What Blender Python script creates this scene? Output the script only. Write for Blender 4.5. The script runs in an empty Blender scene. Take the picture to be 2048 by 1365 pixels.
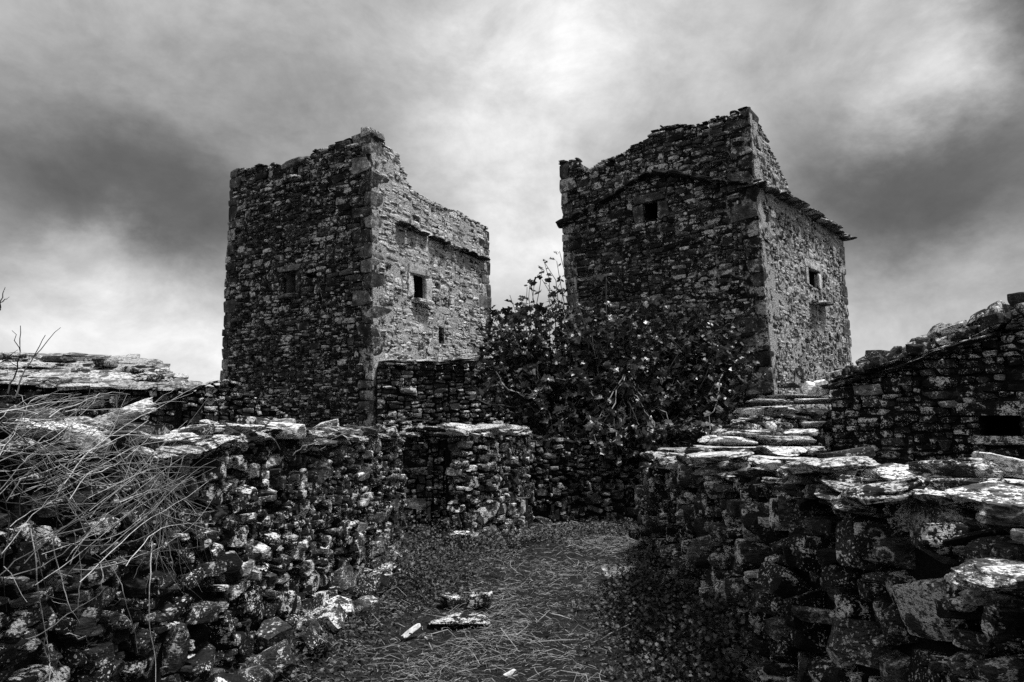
import bpy, bmesh, math, random
import numpy as np
from mathutils import Vector, Matrix, noise as mn

# ------------------------------------------------------------------ camera
SC = bpy.context.scene
COL = SC.collection
EYE = Vector((0.0, 0.0, 1.6))
PITCH = math.radians(7.0)
F = 24.0 / 36.0 * 2048.0
CX, CY = 1024.0, 682.5
cam = bpy.data.cameras.new('camera')
cam.lens = 24.0
cam.sensor_width = 36.0
cam.clip_start = 0.05
cam.clip_end = 3000.0
cam_o = bpy.data.objects.new('camera', cam)
cam_o.location = EYE
cam_o.rotation_euler = (math.radians(90) + PITCH, 0, 0)
COL.objects.link(cam_o)
SC.camera = cam_o
CP, SP = math.cos(PITCH), math.sin(PITCH)


def ray(px, py):
    x = (px - CX) / F
    u = (CY - py) / F
    return Vector((x, CP - SP * u, SP + CP * u))


def at(px, py, Y):
    d = ray(px, py)
    return EYE + d * (Y / d.y)


def proj(P):
    d = P - EYE
    fwd = d.y * CP + d.z * SP
    up = -d.y * SP + d.z * CP
    return CX + F * d.x / fwd, CY - F * up / fwd


# ------------------------------------------------------------------ world, sun, exposure
SUN_DIR = Vector((0.32, -0.17, 0.93)).normalized()      # towards the sun
world = bpy.data.worlds.new('World')
SC.world = world
world.use_nodes = True
wn, wl = world.node_tree.nodes, world.node_tree.links
wn.clear()


def N(tree, typ, **kw):
    n = tree.nodes.new(typ)
    for k, v in kw.items():
        setattr(n, k, v)
    return n


def math_node(tree, op, a, b=None, c=None, clamp=False):
    n = tree.nodes.new('ShaderNodeMath')
    n.operation = op
    n.use_clamp = clamp
    for i, v in enumerate((a, b, c)):
        if v is None:
            continue
        if isinstance(v, (int, float)):
            n.inputs[i].default_value = v
        else:
            tree.links.new(v, n.inputs[i])
    return n.outputs[0]


def vmath(tree, op, a, b=None, scale=None):
    n = tree.nodes.new('ShaderNodeVectorMath')
    n.operation = op
    for i, v in enumerate((a, b)):
        if v is None:
            continue
        if isinstance(v, (tuple, list, Vector)):
            n.inputs[i].default_value = tuple(v)
        else:
            tree.links.new(v, n.inputs[i])
    if scale is not None:
        if isinstance(scale, (int, float)):
            n.inputs['Scale'].default_value = scale
        else:
            tree.links.new(scale, n.inputs['Scale'])
    return n.outputs['Value'] if op in ('DOT_PRODUCT', 'LENGTH') else n.outputs[0]


def noise_tex(tree, vec, scale, detail=4.0, rough=0.55, lac=2.0, dist=0.0):
    n = tree.nodes.new('ShaderNodeTexNoise')
    n.inputs['Scale'].default_value = scale
    n.inputs['Detail'].default_value = detail
    n.inputs['Roughness'].default_value = rough
    n.inputs['Lacunarity'].default_value = lac
    n.inputs['Distortion'].default_value = dist
    if vec is not None:
        tree.links.new(vec, n.inputs['Vector'])
    return n


def maprange(tree, v, a, b, c=0.0, d=1.0, smooth=False):
    n = tree.nodes.new('ShaderNodeMapRange')
    n.interpolation_type = 'SMOOTHSTEP' if smooth else 'LINEAR'
    for i, x in enumerate((v, a, b, c, d)):
        if isinstance(x, (int, float)):
            n.inputs[i].default_value = x
        else:
            tree.links.new(x, n.inputs[i])
    return n.outputs[0]


WT = world.node_tree
tc = N(WT, 'ShaderNodeTexCoord')
D = vmath(WT, 'NORMALIZE', tc.outputs['Generated'])
# cloud-plane coordinates: direction spread onto a flat deck overhead
sep = N(WT, 'ShaderNodeSeparateXYZ')
wl.new(D, sep.inputs[0])
zz = math_node(WT, 'ADD', math_node(WT, 'MAXIMUM', sep.outputs[2], 0.0), 0.35)
deck = vmath(WT, 'SCALE', D, scale=math_node(WT, 'DIVIDE', 1.0, zz))
soft = vmath(WT, 'MULTIPLY', D, (1.0, 1.0, 1.5))
warp = noise_tex(WT, soft, 3.6, 8.0, 0.63)
wv = vmath(WT, 'SCALE', vmath(WT, 'SUBTRACT', warp.outputs['Color'], (0.5, 0.5, 0.5)), scale=0.20)
DW = vmath(WT, 'NORMALIZE', vmath(WT, 'ADD', D, wv))
fb = noise_tex(WT, soft, 3.0, 8.0, 0.52, 2.1, 0.15)
fb2 = noise_tex(WT, soft, 8.0, 7.0, 0.55, 2.1, 0.2)
val = maprange(WT, fb.outputs['Fac'], 0.28, 0.72, 0.36, 0.56)
CLOUDS = [  # brighter and darker banks of cloud: pixel, amount, spread in pixels
    (1095, 15, 0.36, 120), (1010, 170, 0.10, 100), (1010, 330, 0.12, 100), (1050, 480, 0.32, 130), (1150, 130, 0.10, 90),
    (250, 440, -0.22, 150), (90, 330, -0.18, 160), (400, 450, -0.16, 110), (620, 330, -0.08, 120), (1740, 330, -0.05, 110),
    (190, 670, 0.42, 110), (420, 725, 0.40, 100), (205, 475, 0.20, 40), (20, 650, 0.16, 80),
    (1300, 100, 0.10, 150), (1915, 120, 0.46, 62), (1800, 185, 0.16, 70), (1780, 60, 0.10, 90),
    (1960, 370, -0.27, 170), (1800, 480, -0.20, 140), (2050, 35, -0.26, 70),
    (1760, 660, 0.26, 120), (2000, 610, 0.24, 100), (330, 50, 0.06, 160),
]
for px, py, amp, sg in CLOUDS:
    d = ray(px, py).normalized()
    dt = math_node(WT, 'MAXIMUM', vmath(WT, 'DOT_PRODUCT', DW, d), 0.0)
    g = math_node(WT, 'POWER', dt, (F / sg) ** 2)
    val = math_node(WT, 'MULTIPLY_ADD', g, amp, val)
val = math_node(WT, 'MULTIPLY', val, maprange(WT, fb2.outputs['Fac'], 0.3, 0.7, 0.82, 1.18))
val = math_node(WT, 'SMOOTH_MAX', val, 0.10, 0.16)
wisp = noise_tex(WT, soft, 5.0, 9.0, 0.66, 2.1, 0.3)
val = math_node(WT, 'MULTIPLY', val, maprange(WT, wisp.outputs['Fac'], 0.3, 0.7, 0.80, 1.20))
sky = N(WT, 'ShaderNodeTexSky', sky_type='NISHITA', sun_disc=False)
sky.sun_elevation = math.asin(SUN_DIR.z)
sky.sun_rotation = math.atan2(SUN_DIR.x, SUN_DIR.y)
bw = N(WT, 'ShaderNodeRGBToBW')
wl.new(sky.outputs[0], bw.inputs[0])
cl10 = math_node(WT, 'MULTIPLY', val, 10.0)
allv = math_node(WT, 'ADD', math_node(WT, 'MULTIPLY', cl10, 0.95),
                 math_node(WT, 'MULTIPLY', math_node(WT, 'MINIMUM', bw.outputs[0], 6.0), 0.05))
bg = N(WT, 'ShaderNodeBackground')
bg.inputs['Strength'].default_value = 0.1
wl.new(allv, bg.inputs['Color'])
wo = N(WT, 'ShaderNodeOutputWorld')
wl.new(bg.outputs[0], wo.inputs[0])

sun = bpy.data.lights.new('sun', 'SUN')
sun.energy = 5.0
sun.angle = math.radians(8)
sun.color = (1, 1, 1)
sun_o = bpy.data.objects.new('sun', sun)
sun_o.location = (20, -5, 40)
sun_o.rotation_euler = (-SUN_DIR).to_track_quat('-Z', 'Y').to_euler()
COL.objects.link(sun_o)

SC.view_settings.view_transform = 'Standard'
SC.view_settings.look = 'None'
SC.view_settings.exposure = 0.0
SC.view_settings.gamma = 1.0
SC.view_settings.use_curve_mapping = False
SC.cycles.use_denoising = False
SC.cycles.max_bounces = 3
SC.cycles.diffuse_bounces = 2

# ------------------------------------------------------------------ materials


def stone_mat(name, lo, hi, lichen=0.5, lich_col=0.5, scale=1.0, fleck=0.5, rings=0.0, bump=0.6, strata=0.5, rough=0.9, sheen=0.25, pale=0.12, blotch=0.07):
    """dark schist with pale crusts of lichen; rnd attribute or object random sets each stone apart"""
    m = bpy.data.materials.new(name)
    m.use_nodes = True
    t = m.node_tree
    t.nodes.clear()
    out = N(t, 'ShaderNodeOutputMaterial')
    bs = N(t, 'ShaderNodeBsdfPrincipled')
    t.links.new(bs.outputs[0], out.inputs[0])
    oi = N(t, 'ShaderNodeObjectInfo')
    atn = N(t, 'ShaderNodeAttribute', attribute_name='rnd')
    rnd = math_node(t, 'FRACT', math_node(t, 'ADD', oi.outputs['Random'], atn.outputs['Fac']))
    rnd2 = math_node(t, 'FRACT', math_node(t, 'MULTIPLY', rnd, 17.31))
    rnd3 = math_node(t, 'FRACT', math_node(t, 'MULTIPLY', rnd, 71.7))
    geo = N(t, 'ShaderNodeNewGeometry')
    off = N(t, 'ShaderNodeCombineXYZ')
    t.links.new(math_node(t, 'MULTIPLY', rnd, 37.0), off.inputs[0])
    t.links.new(math_node(t, 'MULTIPLY', rnd2, 23.0), off.inputs[1])
    t.links.new(math_node(t, 'MULTIPLY', rnd3, 11.0), off.inputs[2])
    P = vmath(t, 'ADD', geo.outputs['Position'], off.outputs[0])
    # bedding: squeeze the vertical so that the grain runs along the stone
    st = vmath(t, 'MULTIPLY', P, (1.0, 1.0, 4.5))
    n1 = noise_tex(t, P, 5.0 * scale, 2, 0.6)
    n2 = noise_tex(t, P, 13.0 * scale, 4, 0.7, 2.1, 0.0)
    n3 = noise_tex(t, st, 24.0 * scale, 3, 0.75)
    n4 = noise_tex(t, P, 70.0 * scale, 1, 0.6)
    tone = maprange(t, math_node(t, 'POWER', rnd, 1.8), 0, 1, lo, hi)
    tone = math_node(t, 'MULTIPLY_ADD', maprange(t, rnd3, 0.90, 0.97, 0, 1), pale, tone)
    tone = math_node(t, 'MULTIPLY', tone, maprange(t, n1.outputs['Fac'], 0.3, 0.7, 0.3, 1.8))
    tone = math_node(t, 'MULTIPLY', tone, maprange(t, n3.outputs['Fac'], 0.35, 0.65, 0.15, 2.0))
    # lichen crust: amount differs from stone to stone
    th = maprange(t, rnd2, 0, 1, 0.72 - 0.22 * lichen, 0.58 - 0.20 * lichen)
    mix12 = math_node(t, 'ADD', math_node(t, 'MULTIPLY', n2.outputs['Fac'], 0.62),
                      math_node(t, 'MULTIPLY', n1.outputs['Fac'], 0.38))
    n0 = noise_tex(t, geo.outputs['Position'], 1.5 * scale, 2, 0.6)
    mix12 = math_node(t, 'ADD', mix12, maprange(t, n0.outputs['Fac'], 0.3, 0.7, -blotch, blotch))
    lm = maprange(t, mix12, th, math_node(t, 'ADD', th, 0.028), 0, 1, True)
    lm = math_node(t, 'MULTIPLY', lm, maprange(t, n3.outputs['Fac'], 0.40, 0.48, 0.0, 1.0, True))
    lm = math_node(t, 'MULTIPLY', lm, maprange(t, n4.outputs['Fac'], 0.38, 0.48, 0.25, 1.0))
    # small flecks
    fm = maprange(t, n4.outputs['Fac'], 0.66 - 0.06 * fleck, 0.72 - 0.06 * fleck, 0, 1, True)
    fm = math_node(t, 'MULTIPLY', fm, maprange(t, n1.outputs['Fac'], 0.42, 0.6, 0, 1))
    fm = math_node(t, 'MULTIPLY', fm, min(1.0, fleck * 1.3))
    mask = math_node(t, 'MAXIMUM', lm, fm)
    if rings > 0:
        vo = N(t, 'ShaderNodeTexVoronoi')
        vo.inputs['Scale'].default_value = 9.0 * scale
        vo.inputs['Randomness'].default_value = 1.0
        pv = vmath(t, 'ADD', P, vmath(t, 'SCALE', n2.outputs['Color'], scale=0.06))
        t.links.new(pv, vo.inputs['Vector'])
        sepc = N(t, 'ShaderNodeSeparateColor')
        t.links.new(vo.outputs['Color'], sepc.inputs[0])
        r = maprange(t, sepc.outputs[0], 0, 1, 0.05, 0.34)
        dd = math_node(t, 'ABSOLUTE', math_node(t, 'SUBTRACT', vo.outputs['Distance'], r))
        ring = maprange(t, dd, 0.03, 0.075, 1, 0, True)
        ring = math_node(t, 'MULTIPLY', ring, math_node(t, 'GREATER_THAN', sepc.outputs[1], 1.0 - rings))
        ring = math_node(t, 'MULTIPLY', ring, maprange(t, n2.outputs['Fac'], 0.4, 0.55, 0.0, 0.9))
        mask = math_node(t, 'MAXIMUM', mask, ring)
    lc = math_node(t, 'MULTIPLY', maprange(t, rnd3, 0, 1, 0.65, 1.12), lich_col)
    colv = math_node(t, 'ADD', math_node(t, 'MULTIPLY', tone, math_node(t, 'SUBTRACT', 1.0, mask)),
                     math_node(t, 'MULTIPLY', mask, lc))
    t.links.new(colv, bs.inputs['Base Color'])
    bs.inputs['Roughness'].default_value = rough
    bs.inputs['Specular IOR Level'].default_value = sheen
    h = math_node(t, 'ADD', math_node(t, 'MULTIPLY', n3.outputs['Fac'], strata), math_node(t, 'MULTIPLY', n2.outputs['Fac'], 0.8))
    bp = N(t, 'ShaderNodeBump')
    bp.inputs['Strength'].default_value = bump
    bp.inputs['Distance'].default_value = 0.022 / scale
    t.links.new(h, bp.inputs['Height'])
    t.links.new(bp.outputs[0], bs.inputs['Normal'])
    return m


def plain_mat(name, lo, hi, rough=0.8, scale=20.0, bump=0.3, sheen=0.3, two=False, trans=0.0):
    m = bpy.data.materials.new(name)
    m.use_nodes = True
    t = m.node_tree
    t.nodes.clear()
    out = N(t, 'ShaderNodeOutputMaterial')
    bs = N(t, 'ShaderNodeBsdfPrincipled')
    oi = N(t, 'ShaderNodeObjectInfo')
    atn = N(t, 'ShaderNodeAttribute', attribute_name='rnd')
    rnd = math_node(t, 'FRACT', math_node(t, 'ADD', oi.outputs['Random'], atn.outputs['Fac']))
    geo = N(t, 'ShaderNodeNewGeometry')
    n1 = noise_tex(t, geo.outputs['Position'], scale, 5, 0.6)
    tone = maprange(t, math_node(t, 'POWER', rnd, 2.0), 0, 1, lo, hi)
    tone = math_node(t, 'MULTIPLY', tone, maprange(t, n1.outputs['Fac'], 0.3, 0.7, 0.55, 1.45))
    t.links.new(tone, bs.inputs['Base Color'])
    bs.inputs['Roughness'].default_value = rough
    bs.inputs['Specular IOR Level'].default_value = sheen
    bp = N(t, 'ShaderNodeBump')
    bp.inputs['Strength'].default_value = bump
    bp.inputs['Distance'].default_value = 0.01
    t.links.new(n1.outputs['Fac'], bp.inputs['Height'])
    t.links.new(bp.outputs[0], bs.inputs['Normal'])
    if trans > 0:
        tr = N(t, 'ShaderNodeBsdfTranslucent')
        t.links.new(tone, tr.inputs['Color'])
        mx = N(t, 'ShaderNodeMixShader')
        mx.inputs[0].default_value = trans
        t.links.new(bs.outputs[0], mx.inputs[1])
        t.links.new(tr.outputs[0], mx.inputs[2])
        t.links.new(mx.outputs[0], out.inputs[0])
    else:
        t.links.new(bs.outputs[0], out.inputs[0])
    return m


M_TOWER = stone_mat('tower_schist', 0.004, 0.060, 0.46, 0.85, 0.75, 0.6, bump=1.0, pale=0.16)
M_TOWER_PALE = stone_mat('tower_limewashed_stone', 0.025, 0.30, 0.98, 0.88, 0.8, 1.0, bump=1.0, pale=0.3)  # mortared right face; its sunlit brightness is also put into the colour
M_TOWER_GREY = stone_mat('tower_grey_stone', 0.010, 0.11, 0.80, 0.75, 0.85, 1.0, bump=1.0, pale=0.2)  # right tower's sunlit side, lightness likewise put into the colour
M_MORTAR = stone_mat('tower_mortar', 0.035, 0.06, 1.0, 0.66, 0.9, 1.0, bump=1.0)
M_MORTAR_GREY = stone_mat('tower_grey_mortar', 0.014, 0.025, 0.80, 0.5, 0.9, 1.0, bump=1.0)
M_MORTAR_DARK = stone_mat('tower_weathered_mortar', 0.006, 0.009, 0.6, 0.45, 0.8, 1.0, bump=1.0)  # darker copy of the mortar, shade of the left faces painted in
M_QUOIN = stone_mat('quoin_granite', 0.018, 0.11, 0.50, 0.6, 0.8, 0.7, bump=0.7, strata=0.3)
M_QUARTZ_JAMB = stone_mat('pale_dressed_stone', 0.12, 0.30, 0.7, 0.8, 0.8, 0.7, bump=0.7, strata=0.3)
M_QUARTZ_GREY = stone_mat('grey_dressed_stone', 0.05, 0.14, 0.6, 0.6, 0.8, 0.7, bump=0.7, strata=0.3)
M_WHITE_WORN = stone_mat('white_dressed_stone', 0.30, 0.60, 0.8, 0.85, 0.8, 0.7, bump=0.7, strata=0.3)
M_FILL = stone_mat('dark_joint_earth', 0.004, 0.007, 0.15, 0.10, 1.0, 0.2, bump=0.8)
M_NEAR_L = stone_mat('path_wall_schist', 0.004, 0.050, 0.50, 0.75, 1.15, 0.9, bump=1.0, pale=0.16, blotch=0.02)
M_NEAR_R = stone_mat('near_wall_schist', 0.006, 0.065, 0.54, 0.85, 1.15, 0.9, rings=0.3, bump=1.0, pale=0.20, blotch=0.02)
M_CAP_DARK = stone_mat('dark_slab_slate', 0.014, 0.14, 0.70, 0.75, 1.2, 0.8, bump=1.0, strata=1.4, blotch=0.05)
M_CAP = stone_mat('weathered_slab_slate', 0.05, 0.42, 0.95, 0.90, 1.2, 0.8, bump=1.0, strata=1.4, blotch=0.04)
M_SHED = stone_mat('shed_schist', 0.005, 0.035, 0.54, 0.8, 1.0, 1.0, rings=0.3, bump=0.9, blotch=0.04)
M_BACK = stone_mat('shaded_wall_schist', 0.005, 0.04, 0.50, 0.5, 0.9, 0.8, bump=0.9, blotch=0.04)  # shade of the doorway and fig overhang put into the colour
M_ROOF = stone_mat('roof_slate', 0.03, 0.24, 0.75, 0.70, 0.9, 0.8, bump=1.0, strata=1.2)
M_LOOSE = stone_mat('loose_stone_schist', 0.010, 0.05, 0.5, 0.6, 1.0, 0.6, rings=0.2, bump=0.9)
M_DRIP = stone_mat('drip_course_slate', 0.005, 0.012, 0.30, 0.4, 1.0, 0.4, bump=0.8)  # near black, stands in for the shadow line under the drip slabs
M_WHITE = stone_mat('white_quartz', 0.60, 0.80, 0.5, 0.8, 1.0, 0.3, bump=0.4, strata=0.2)
M_GROUND = stone_mat('path_soil', 0.004, 0.007, 0.36, 0.09, 2.2, 1.0, bump=1.0, strata=0.2)
M_LITTER = plain_mat('dry_stalks', 0.003, 0.34, 0.8, 30)
M_TWIG = plain_mat('dry_cane_bark', 0.03, 0.60, 0.75, 40)
M_DARKTWIG = plain_mat('dark_cane_bark', 0.02, 0.05, 0.8, 40)  # darkened canes, their silhouette against the sky put into the colour
M_BARK = plain_mat('fig_bark', 0.04, 0.30, 0.8, 30)
M_TRUNK = plain_mat('fig_trunk_bark', 0.02, 0.06, 0.85, 30)
M_LEAF = plain_mat('fig_leaf', 0.008, 0.15, 0.34, 12, 0.2, 0.5, trans=0.2)
M_WEED = plain_mat('weed_leaf', 0.006, 0.14, 0.5, 12, 0.2, 0.4, trans=0.2)
M_WOOD = plain_mat('splintered_wood', 0.55, 0.75, 0.8, 40, 0.5)

# ------------------------------------------------------------------ object helpers


def tag(o, label=None, cat=None, group=None, kind=None):
    if label:
        o['label'] = label
    if cat:
        o['category'] = cat
    if group:
        o['group'] = group
    if kind:
        o['kind'] = kind
    return o


def thing(name, label, cat, loc=(0, 0, 0), group=None):
    o = bpy.data.objects.new(name, None)
    o.empty_display_size = 0.2
    o.location = loc
    COL.objects.link(o)
    return tag(o, label, cat, group, 'thing')


def world_loc(o):
    l = Vector(o.location)
    p = o.parent
    while p is not None:
        l = l + Vector(p.location)
        p = p.parent
    return l


def add(name, mesh, parent=None, M=None, mat=None):
    """link a mesh as an object; M is its world matrix"""
    o = bpy.data.objects.new(name, mesh)
    COL.objects.link(o)
    if parent is not None:
        o.parent = parent
        base = world_loc(parent)
        o.matrix_basis = Matrix.Translation(-base) @ (M if M is not None else Matrix.Identity(4))
    elif M is not None:
        o.matrix_basis = M
    if mat is not None:
        if len(mesh.materials) == 0:
            mesh.materials.append(mat)
        else:
            o.material_slots[0].link = 'OBJECT'
            o.material_slots[0].material = mat
    return o


def mesh_np(name, V, faces_flat, loop_tot, mat=None, rnd=None, smooth=False):
    me = bpy.data.meshes.new(name)
    V = np.asarray(V, dtype=np.float32)
    nl = len(faces_flat)
    me.vertices.add(len(V))
    me.vertices.foreach_set('co', V.ravel())
    me.loops.add(nl)
    me.loops.foreach_set('vertex_index', np.asarray(faces_flat, dtype=np.int32))
    npoly = len(loop_tot)
    me.polygons.add(npoly)
    starts = np.concatenate(([0], np.cumsum(loop_tot)[:-1])).astype(np.int32)
    me.polygons.foreach_set('loop_start', starts)
    me.update(calc_edges=True)
    me.validate()
    if smooth:
        me.polygons.foreach_set('use_smooth', np.ones(npoly, dtype=bool))
    else:
        me.polygons.foreach_set('use_smooth', np.zeros(npoly, dtype=bool))
    if rnd is not None:
        a = me.attributes.new('rnd', 'FLOAT', 'POINT')
        a.data.foreach_set('value', np.asarray(rnd, dtype=np.float32))
    if mat is not None:
        me.materials.append(mat)
    return me


# ------------------------------------------------------------------ stone shapes
def make_rock(seed, n, p=7.0, cuts=8, cutlo=0.80, nz=0.07, slab=False, angle=38):
    rng = random.Random(seed)
    bm = bmesh.new()
    bmesh.ops.create_cube(bm, size=2.0)
    if n > 1:
        bmesh.ops.subdivide_edges(bm, edges=bm.edges[:], cuts=n - 1, use_grid_fill=True)
    planes = []
    for k in range(cuts):
        if slab:
            a = rng.uniform(0, 2 * math.pi)
            v = Vector((math.cos(a), math.sin(a), rng.uniform(-0.35, 0.35))).normalized()
            s = abs(v.x) + abs(v.y)
            planes.append((v, s * rng.uniform(cutlo - 0.12, 0.95)))
        else:
            v = Vector((rng.gauss(0, 1), rng.gauss(0, 1), rng.gauss(0, 1))).normalized()
            s = abs(v.x) + abs(v.y) + abs(v.z)
            planes.append((v, s * rng.uniform(cutlo - 0.12, 0.97)))
    tx, ty, sh = rng.uniform(-0.14, 0.14), rng.uniform(-0.1, 0.1), rng.uniform(-0.16, 0.16)
    o = Vector((seed * 7.13, seed * 3.7, seed * 1.9))
    for v in bm.verts:
        c = v.co
        pn = (abs(c.x) ** p + abs(c.y) ** p + abs(c.z) ** p) ** (1.0 / p)
        mx = max(abs(c.x), abs(c.y), abs(c.z))
        c = c * (mx / pn)
        for pv, d in planes:
            e = c.dot(pv) - d
            if e > 0:
                c = c - pv * e
        x = c.x * (1 + tx * c.z) + (0 if slab else sh * c.z)
        y = c.y * (1 + ty * c.x)
        z = c.z * (1 + (0 if slab else tx) * c.x)
        c = Vector((x, y, z))
        d1 = mn.noise_vector(c * 1.3 + o)
        d2 = mn.noise_vector(c * 3.7 + o)
        dv = d1 * nz + d2 * nz * 0.55
        if slab and n > 6:
            lay_id = math.floor((c.z + 0.25 * mn.noise(c * 0.9 + o)) * 3.0)
            hsh = mn.noise(Vector((lay_id * 3.31 + seed, math.atan2(c.y, c.x) * 1.3, seed * 0.7)))
            c = Vector((c.x * (1 + 0.13 * hsh), c.y * (1 + 0.13 * hsh), c.z + 0.25 * mn.noise(Vector((c.x * 1.2, c.y * 1.2, seed * 2.2)))))
        if slab:
            dv.z = dv.z * 0.9
        v.co = c + dv
    lo = [min(v.co[i] for v in bm.verts) for i in range(3)]
    hi = [max(v.co[i] for v in bm.verts) for i in range(3)]
    for v in bm.verts:
        for i in range(3):
            v.co[i] = (v.co[i] - lo[i]) / (hi[i] - lo[i]) - 0.5
    bmesh.ops.triangulate(bm, faces=bm.faces[:])
    return bm


class RockSet:
    def __init__(self, name, count, n, seed0, smooth=False, **kw):
        self.V, self.T, self.bm, self.name = [], [], [], name
        self.meshes = {}
        self.smooth = smooth
        for i in range(count):
            bm = make_rock(seed0 + i, n, **kw)
            bm.verts.ensure_lookup_table()
            self.V.append(np.array([v.co[:] for v in bm.verts], dtype=np.float32))
            self.T.append(np.array([[v.index for v in f.verts] for f in bm.faces], dtype=np.int32))
            bm.free()

    def mesh(self, i, mat):
        k = (i, mat.name)
        if k not in self.meshes:
            me = mesh_np(self.name, self.V[i], self.T[i].ravel(), np.full(len(self.T[i]), 3), mat, smooth=self.smooth)
            if self.smooth:
                me.set_sharp_from_angle(angle=math.radians(24))
            self.meshes[k] = me
        return self.meshes[k]

    def joined(self, name, items, mat):
        """items: (variant, 4x4 numpy world matrix, rnd)"""
        Vs, Ts, Rs, off = [], [], [], 0
        for i, M, r in items:
            v = self.V[i] @ M[:3, :3].T + M[:3, 3]
            Vs.append(v)
            Ts.append(self.T[i] + off)
            Rs.append(np.full(len(v), r, dtype=np.float32))
            off += len(v)
        T = np.concatenate(Ts)
        me = mesh_np(name, np.concatenate(Vs), T.ravel(), np.full(len(T), 3), mat, np.concatenate(Rs), smooth=self.smooth)
        if self.smooth:
            me.set_sharp_from_angle(angle=math.radians(24))
        return me


ROCK_LO = RockSet('stone', 20, 3, 100, p=14, cuts=8, cutlo=0.72, nz=0.05)
ROCK_HI = RockSet('stone', 26, 13, 200, smooth=True, p=20, cuts=13, cutlo=0.66, nz=0.04)
ROCK_MID = RockSet('stone', 20, 5, 250, smooth=True, p=16, cuts=11, cutlo=0.68, nz=0.05)
BLOCK = RockSet('quoin', 8, 5, 300, p=24, cuts=3, cutlo=0.94, nz=0.02)
SLAB_LO = RockSet('slab', 10, 4, 400, p=9, cuts=9, nz=0.07, slab=True)
SLAB_HI = RockSet('slab', 14, 12, 500, smooth=True, p=12, cuts=14, cutlo=0.68, nz=0.08, slab=True)
BOULDER = RockSet('stone', 10, 8, 600, smooth=True, p=5, cuts=12, cutlo=0.62, nz=0.08)


def frame(P, u, n, size, tilt=0.0, yaw=0.0, pitch=0.0):
    """world matrix: local x along u, local y along n (outward), local z up"""
    up = u.cross(n)
    if up.z < 0:
        up = -up
    n2 = up.cross(u).normalized()
    R = Matrix((u, n2, up)).transposed().to_4x4()
    E = Matrix.Rotation(tilt, 4, 'Y') @ Matrix.Rotation(yaw, 4, 'Z') @ Matrix.Rotation(pitch, 4, 'X')
    return Matrix.Translation(P) @ R @ E @ Matrix.Diagonal((size[0], size[1], size[2], 1.0))


# ------------------------------------------------------------------ wall faces
class Face:
    """a wall face between two lists of ground-plan points (at z0 and at z1), viewed left to right"""

    def __init__(self, bot, top=None, z0=0.0, z1=2.0, batter=0.0):
        self.b = [Vector((p[0], p[1])) for p in bot]
        if top is None:
            top = []
            for i, p in enumerate(self.b):
                q = self.b[min(i + 1, len(self.b) - 1)] - self.b[max(i - 1, 0)]
                nn = Vector((q.y, -q.x)).normalized()
                top.append(p - nn * batter * (z1 - z0))
        self.t = [Vector((p[0], p[1])) for p in top]
        self.z0, self.z1 = z0, z1
        seg = [(self.b[i + 1] - self.b[i]).length for i in range(len(self.b) - 1)]
        self.cum = [0.0]
        for x in seg:
            self.cum.append(self.cum[-1] + x)
        self.L = self.cum[-1]

    def pos(self, s, z):
        i = 0
        while i < len(self.cum) - 2 and s > self.cum[i + 1]:
            i += 1
        f = (s - self.cum[i]) / (self.cum[i + 1] - self.cum[i])
        w = (z - self.z0) / (self.z1 - self.z0)
        p0 = self.b[i].lerp(self.b[i + 1], f) if 0 <= f <= 1 else self.b[i] + (self.b[i + 1] - self.b[i]) * f
        p1 = self.t[i] + (self.t[i + 1] - self.t[i]) * f
        p = p0 + (p1 - p0) * w
        return Vector((p.x, p.y, z))

    def un(self, s, z):
        e = 0.15
        a, b = self.pos(max(0.0, s - e), z), self.pos(min(self.L, s + e), z)
        u = (b - a).normalized()
        return u, Vector((u.y, -u.x, 0))

    def hit(self, px, py):
        s, z = self.L * 0.5, (self.z0 + self.z1) / 2
        for _ in range(25):
            x0, y0 = proj(self.pos(s, z))
            xs, ys = proj(self.pos(s + 0.01, z))
            xz, yz = proj(self.pos(s, z + 0.01))
            a, b, c, d = (xs - x0) / .01, (xz - x0) / .01, (ys - y0) / .01, (yz - y0) / .01
            det = a * d - b * c
            ex, ey = px - x0, py - y0
            ds, dz = (ex * d - b * ey) / det, (a * ey - c * ex) / det
            m = max(abs(ds), abs(dz))
            if m > 1.0:
                ds, dz = ds / m, dz / m
            s, z = s + ds, z + dz
            if m < 1e-4:
                break
        return s, z

    def profile(self, pts):
        q = sorted(self.hit(*p) for p in pts)
        xs, zs = [a for a, _ in q], [b for _, b in q]
        return lambda s: float(np.interp(s, xs, zs))

    def rect(self, x0, y0, x1, y1):
        a = [self.hit(x0, y0), self.hit(x1, y0), self.hit(x0, y1), self.hit(x1, y1)]
        return ((a[0][0] + a[2][0]) / 2, (a[1][0] + a[3][0]) / 2, (a[2][1] + a[3][1]) / 2, (a[0][1] + a[1][1]) / 2)


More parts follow.
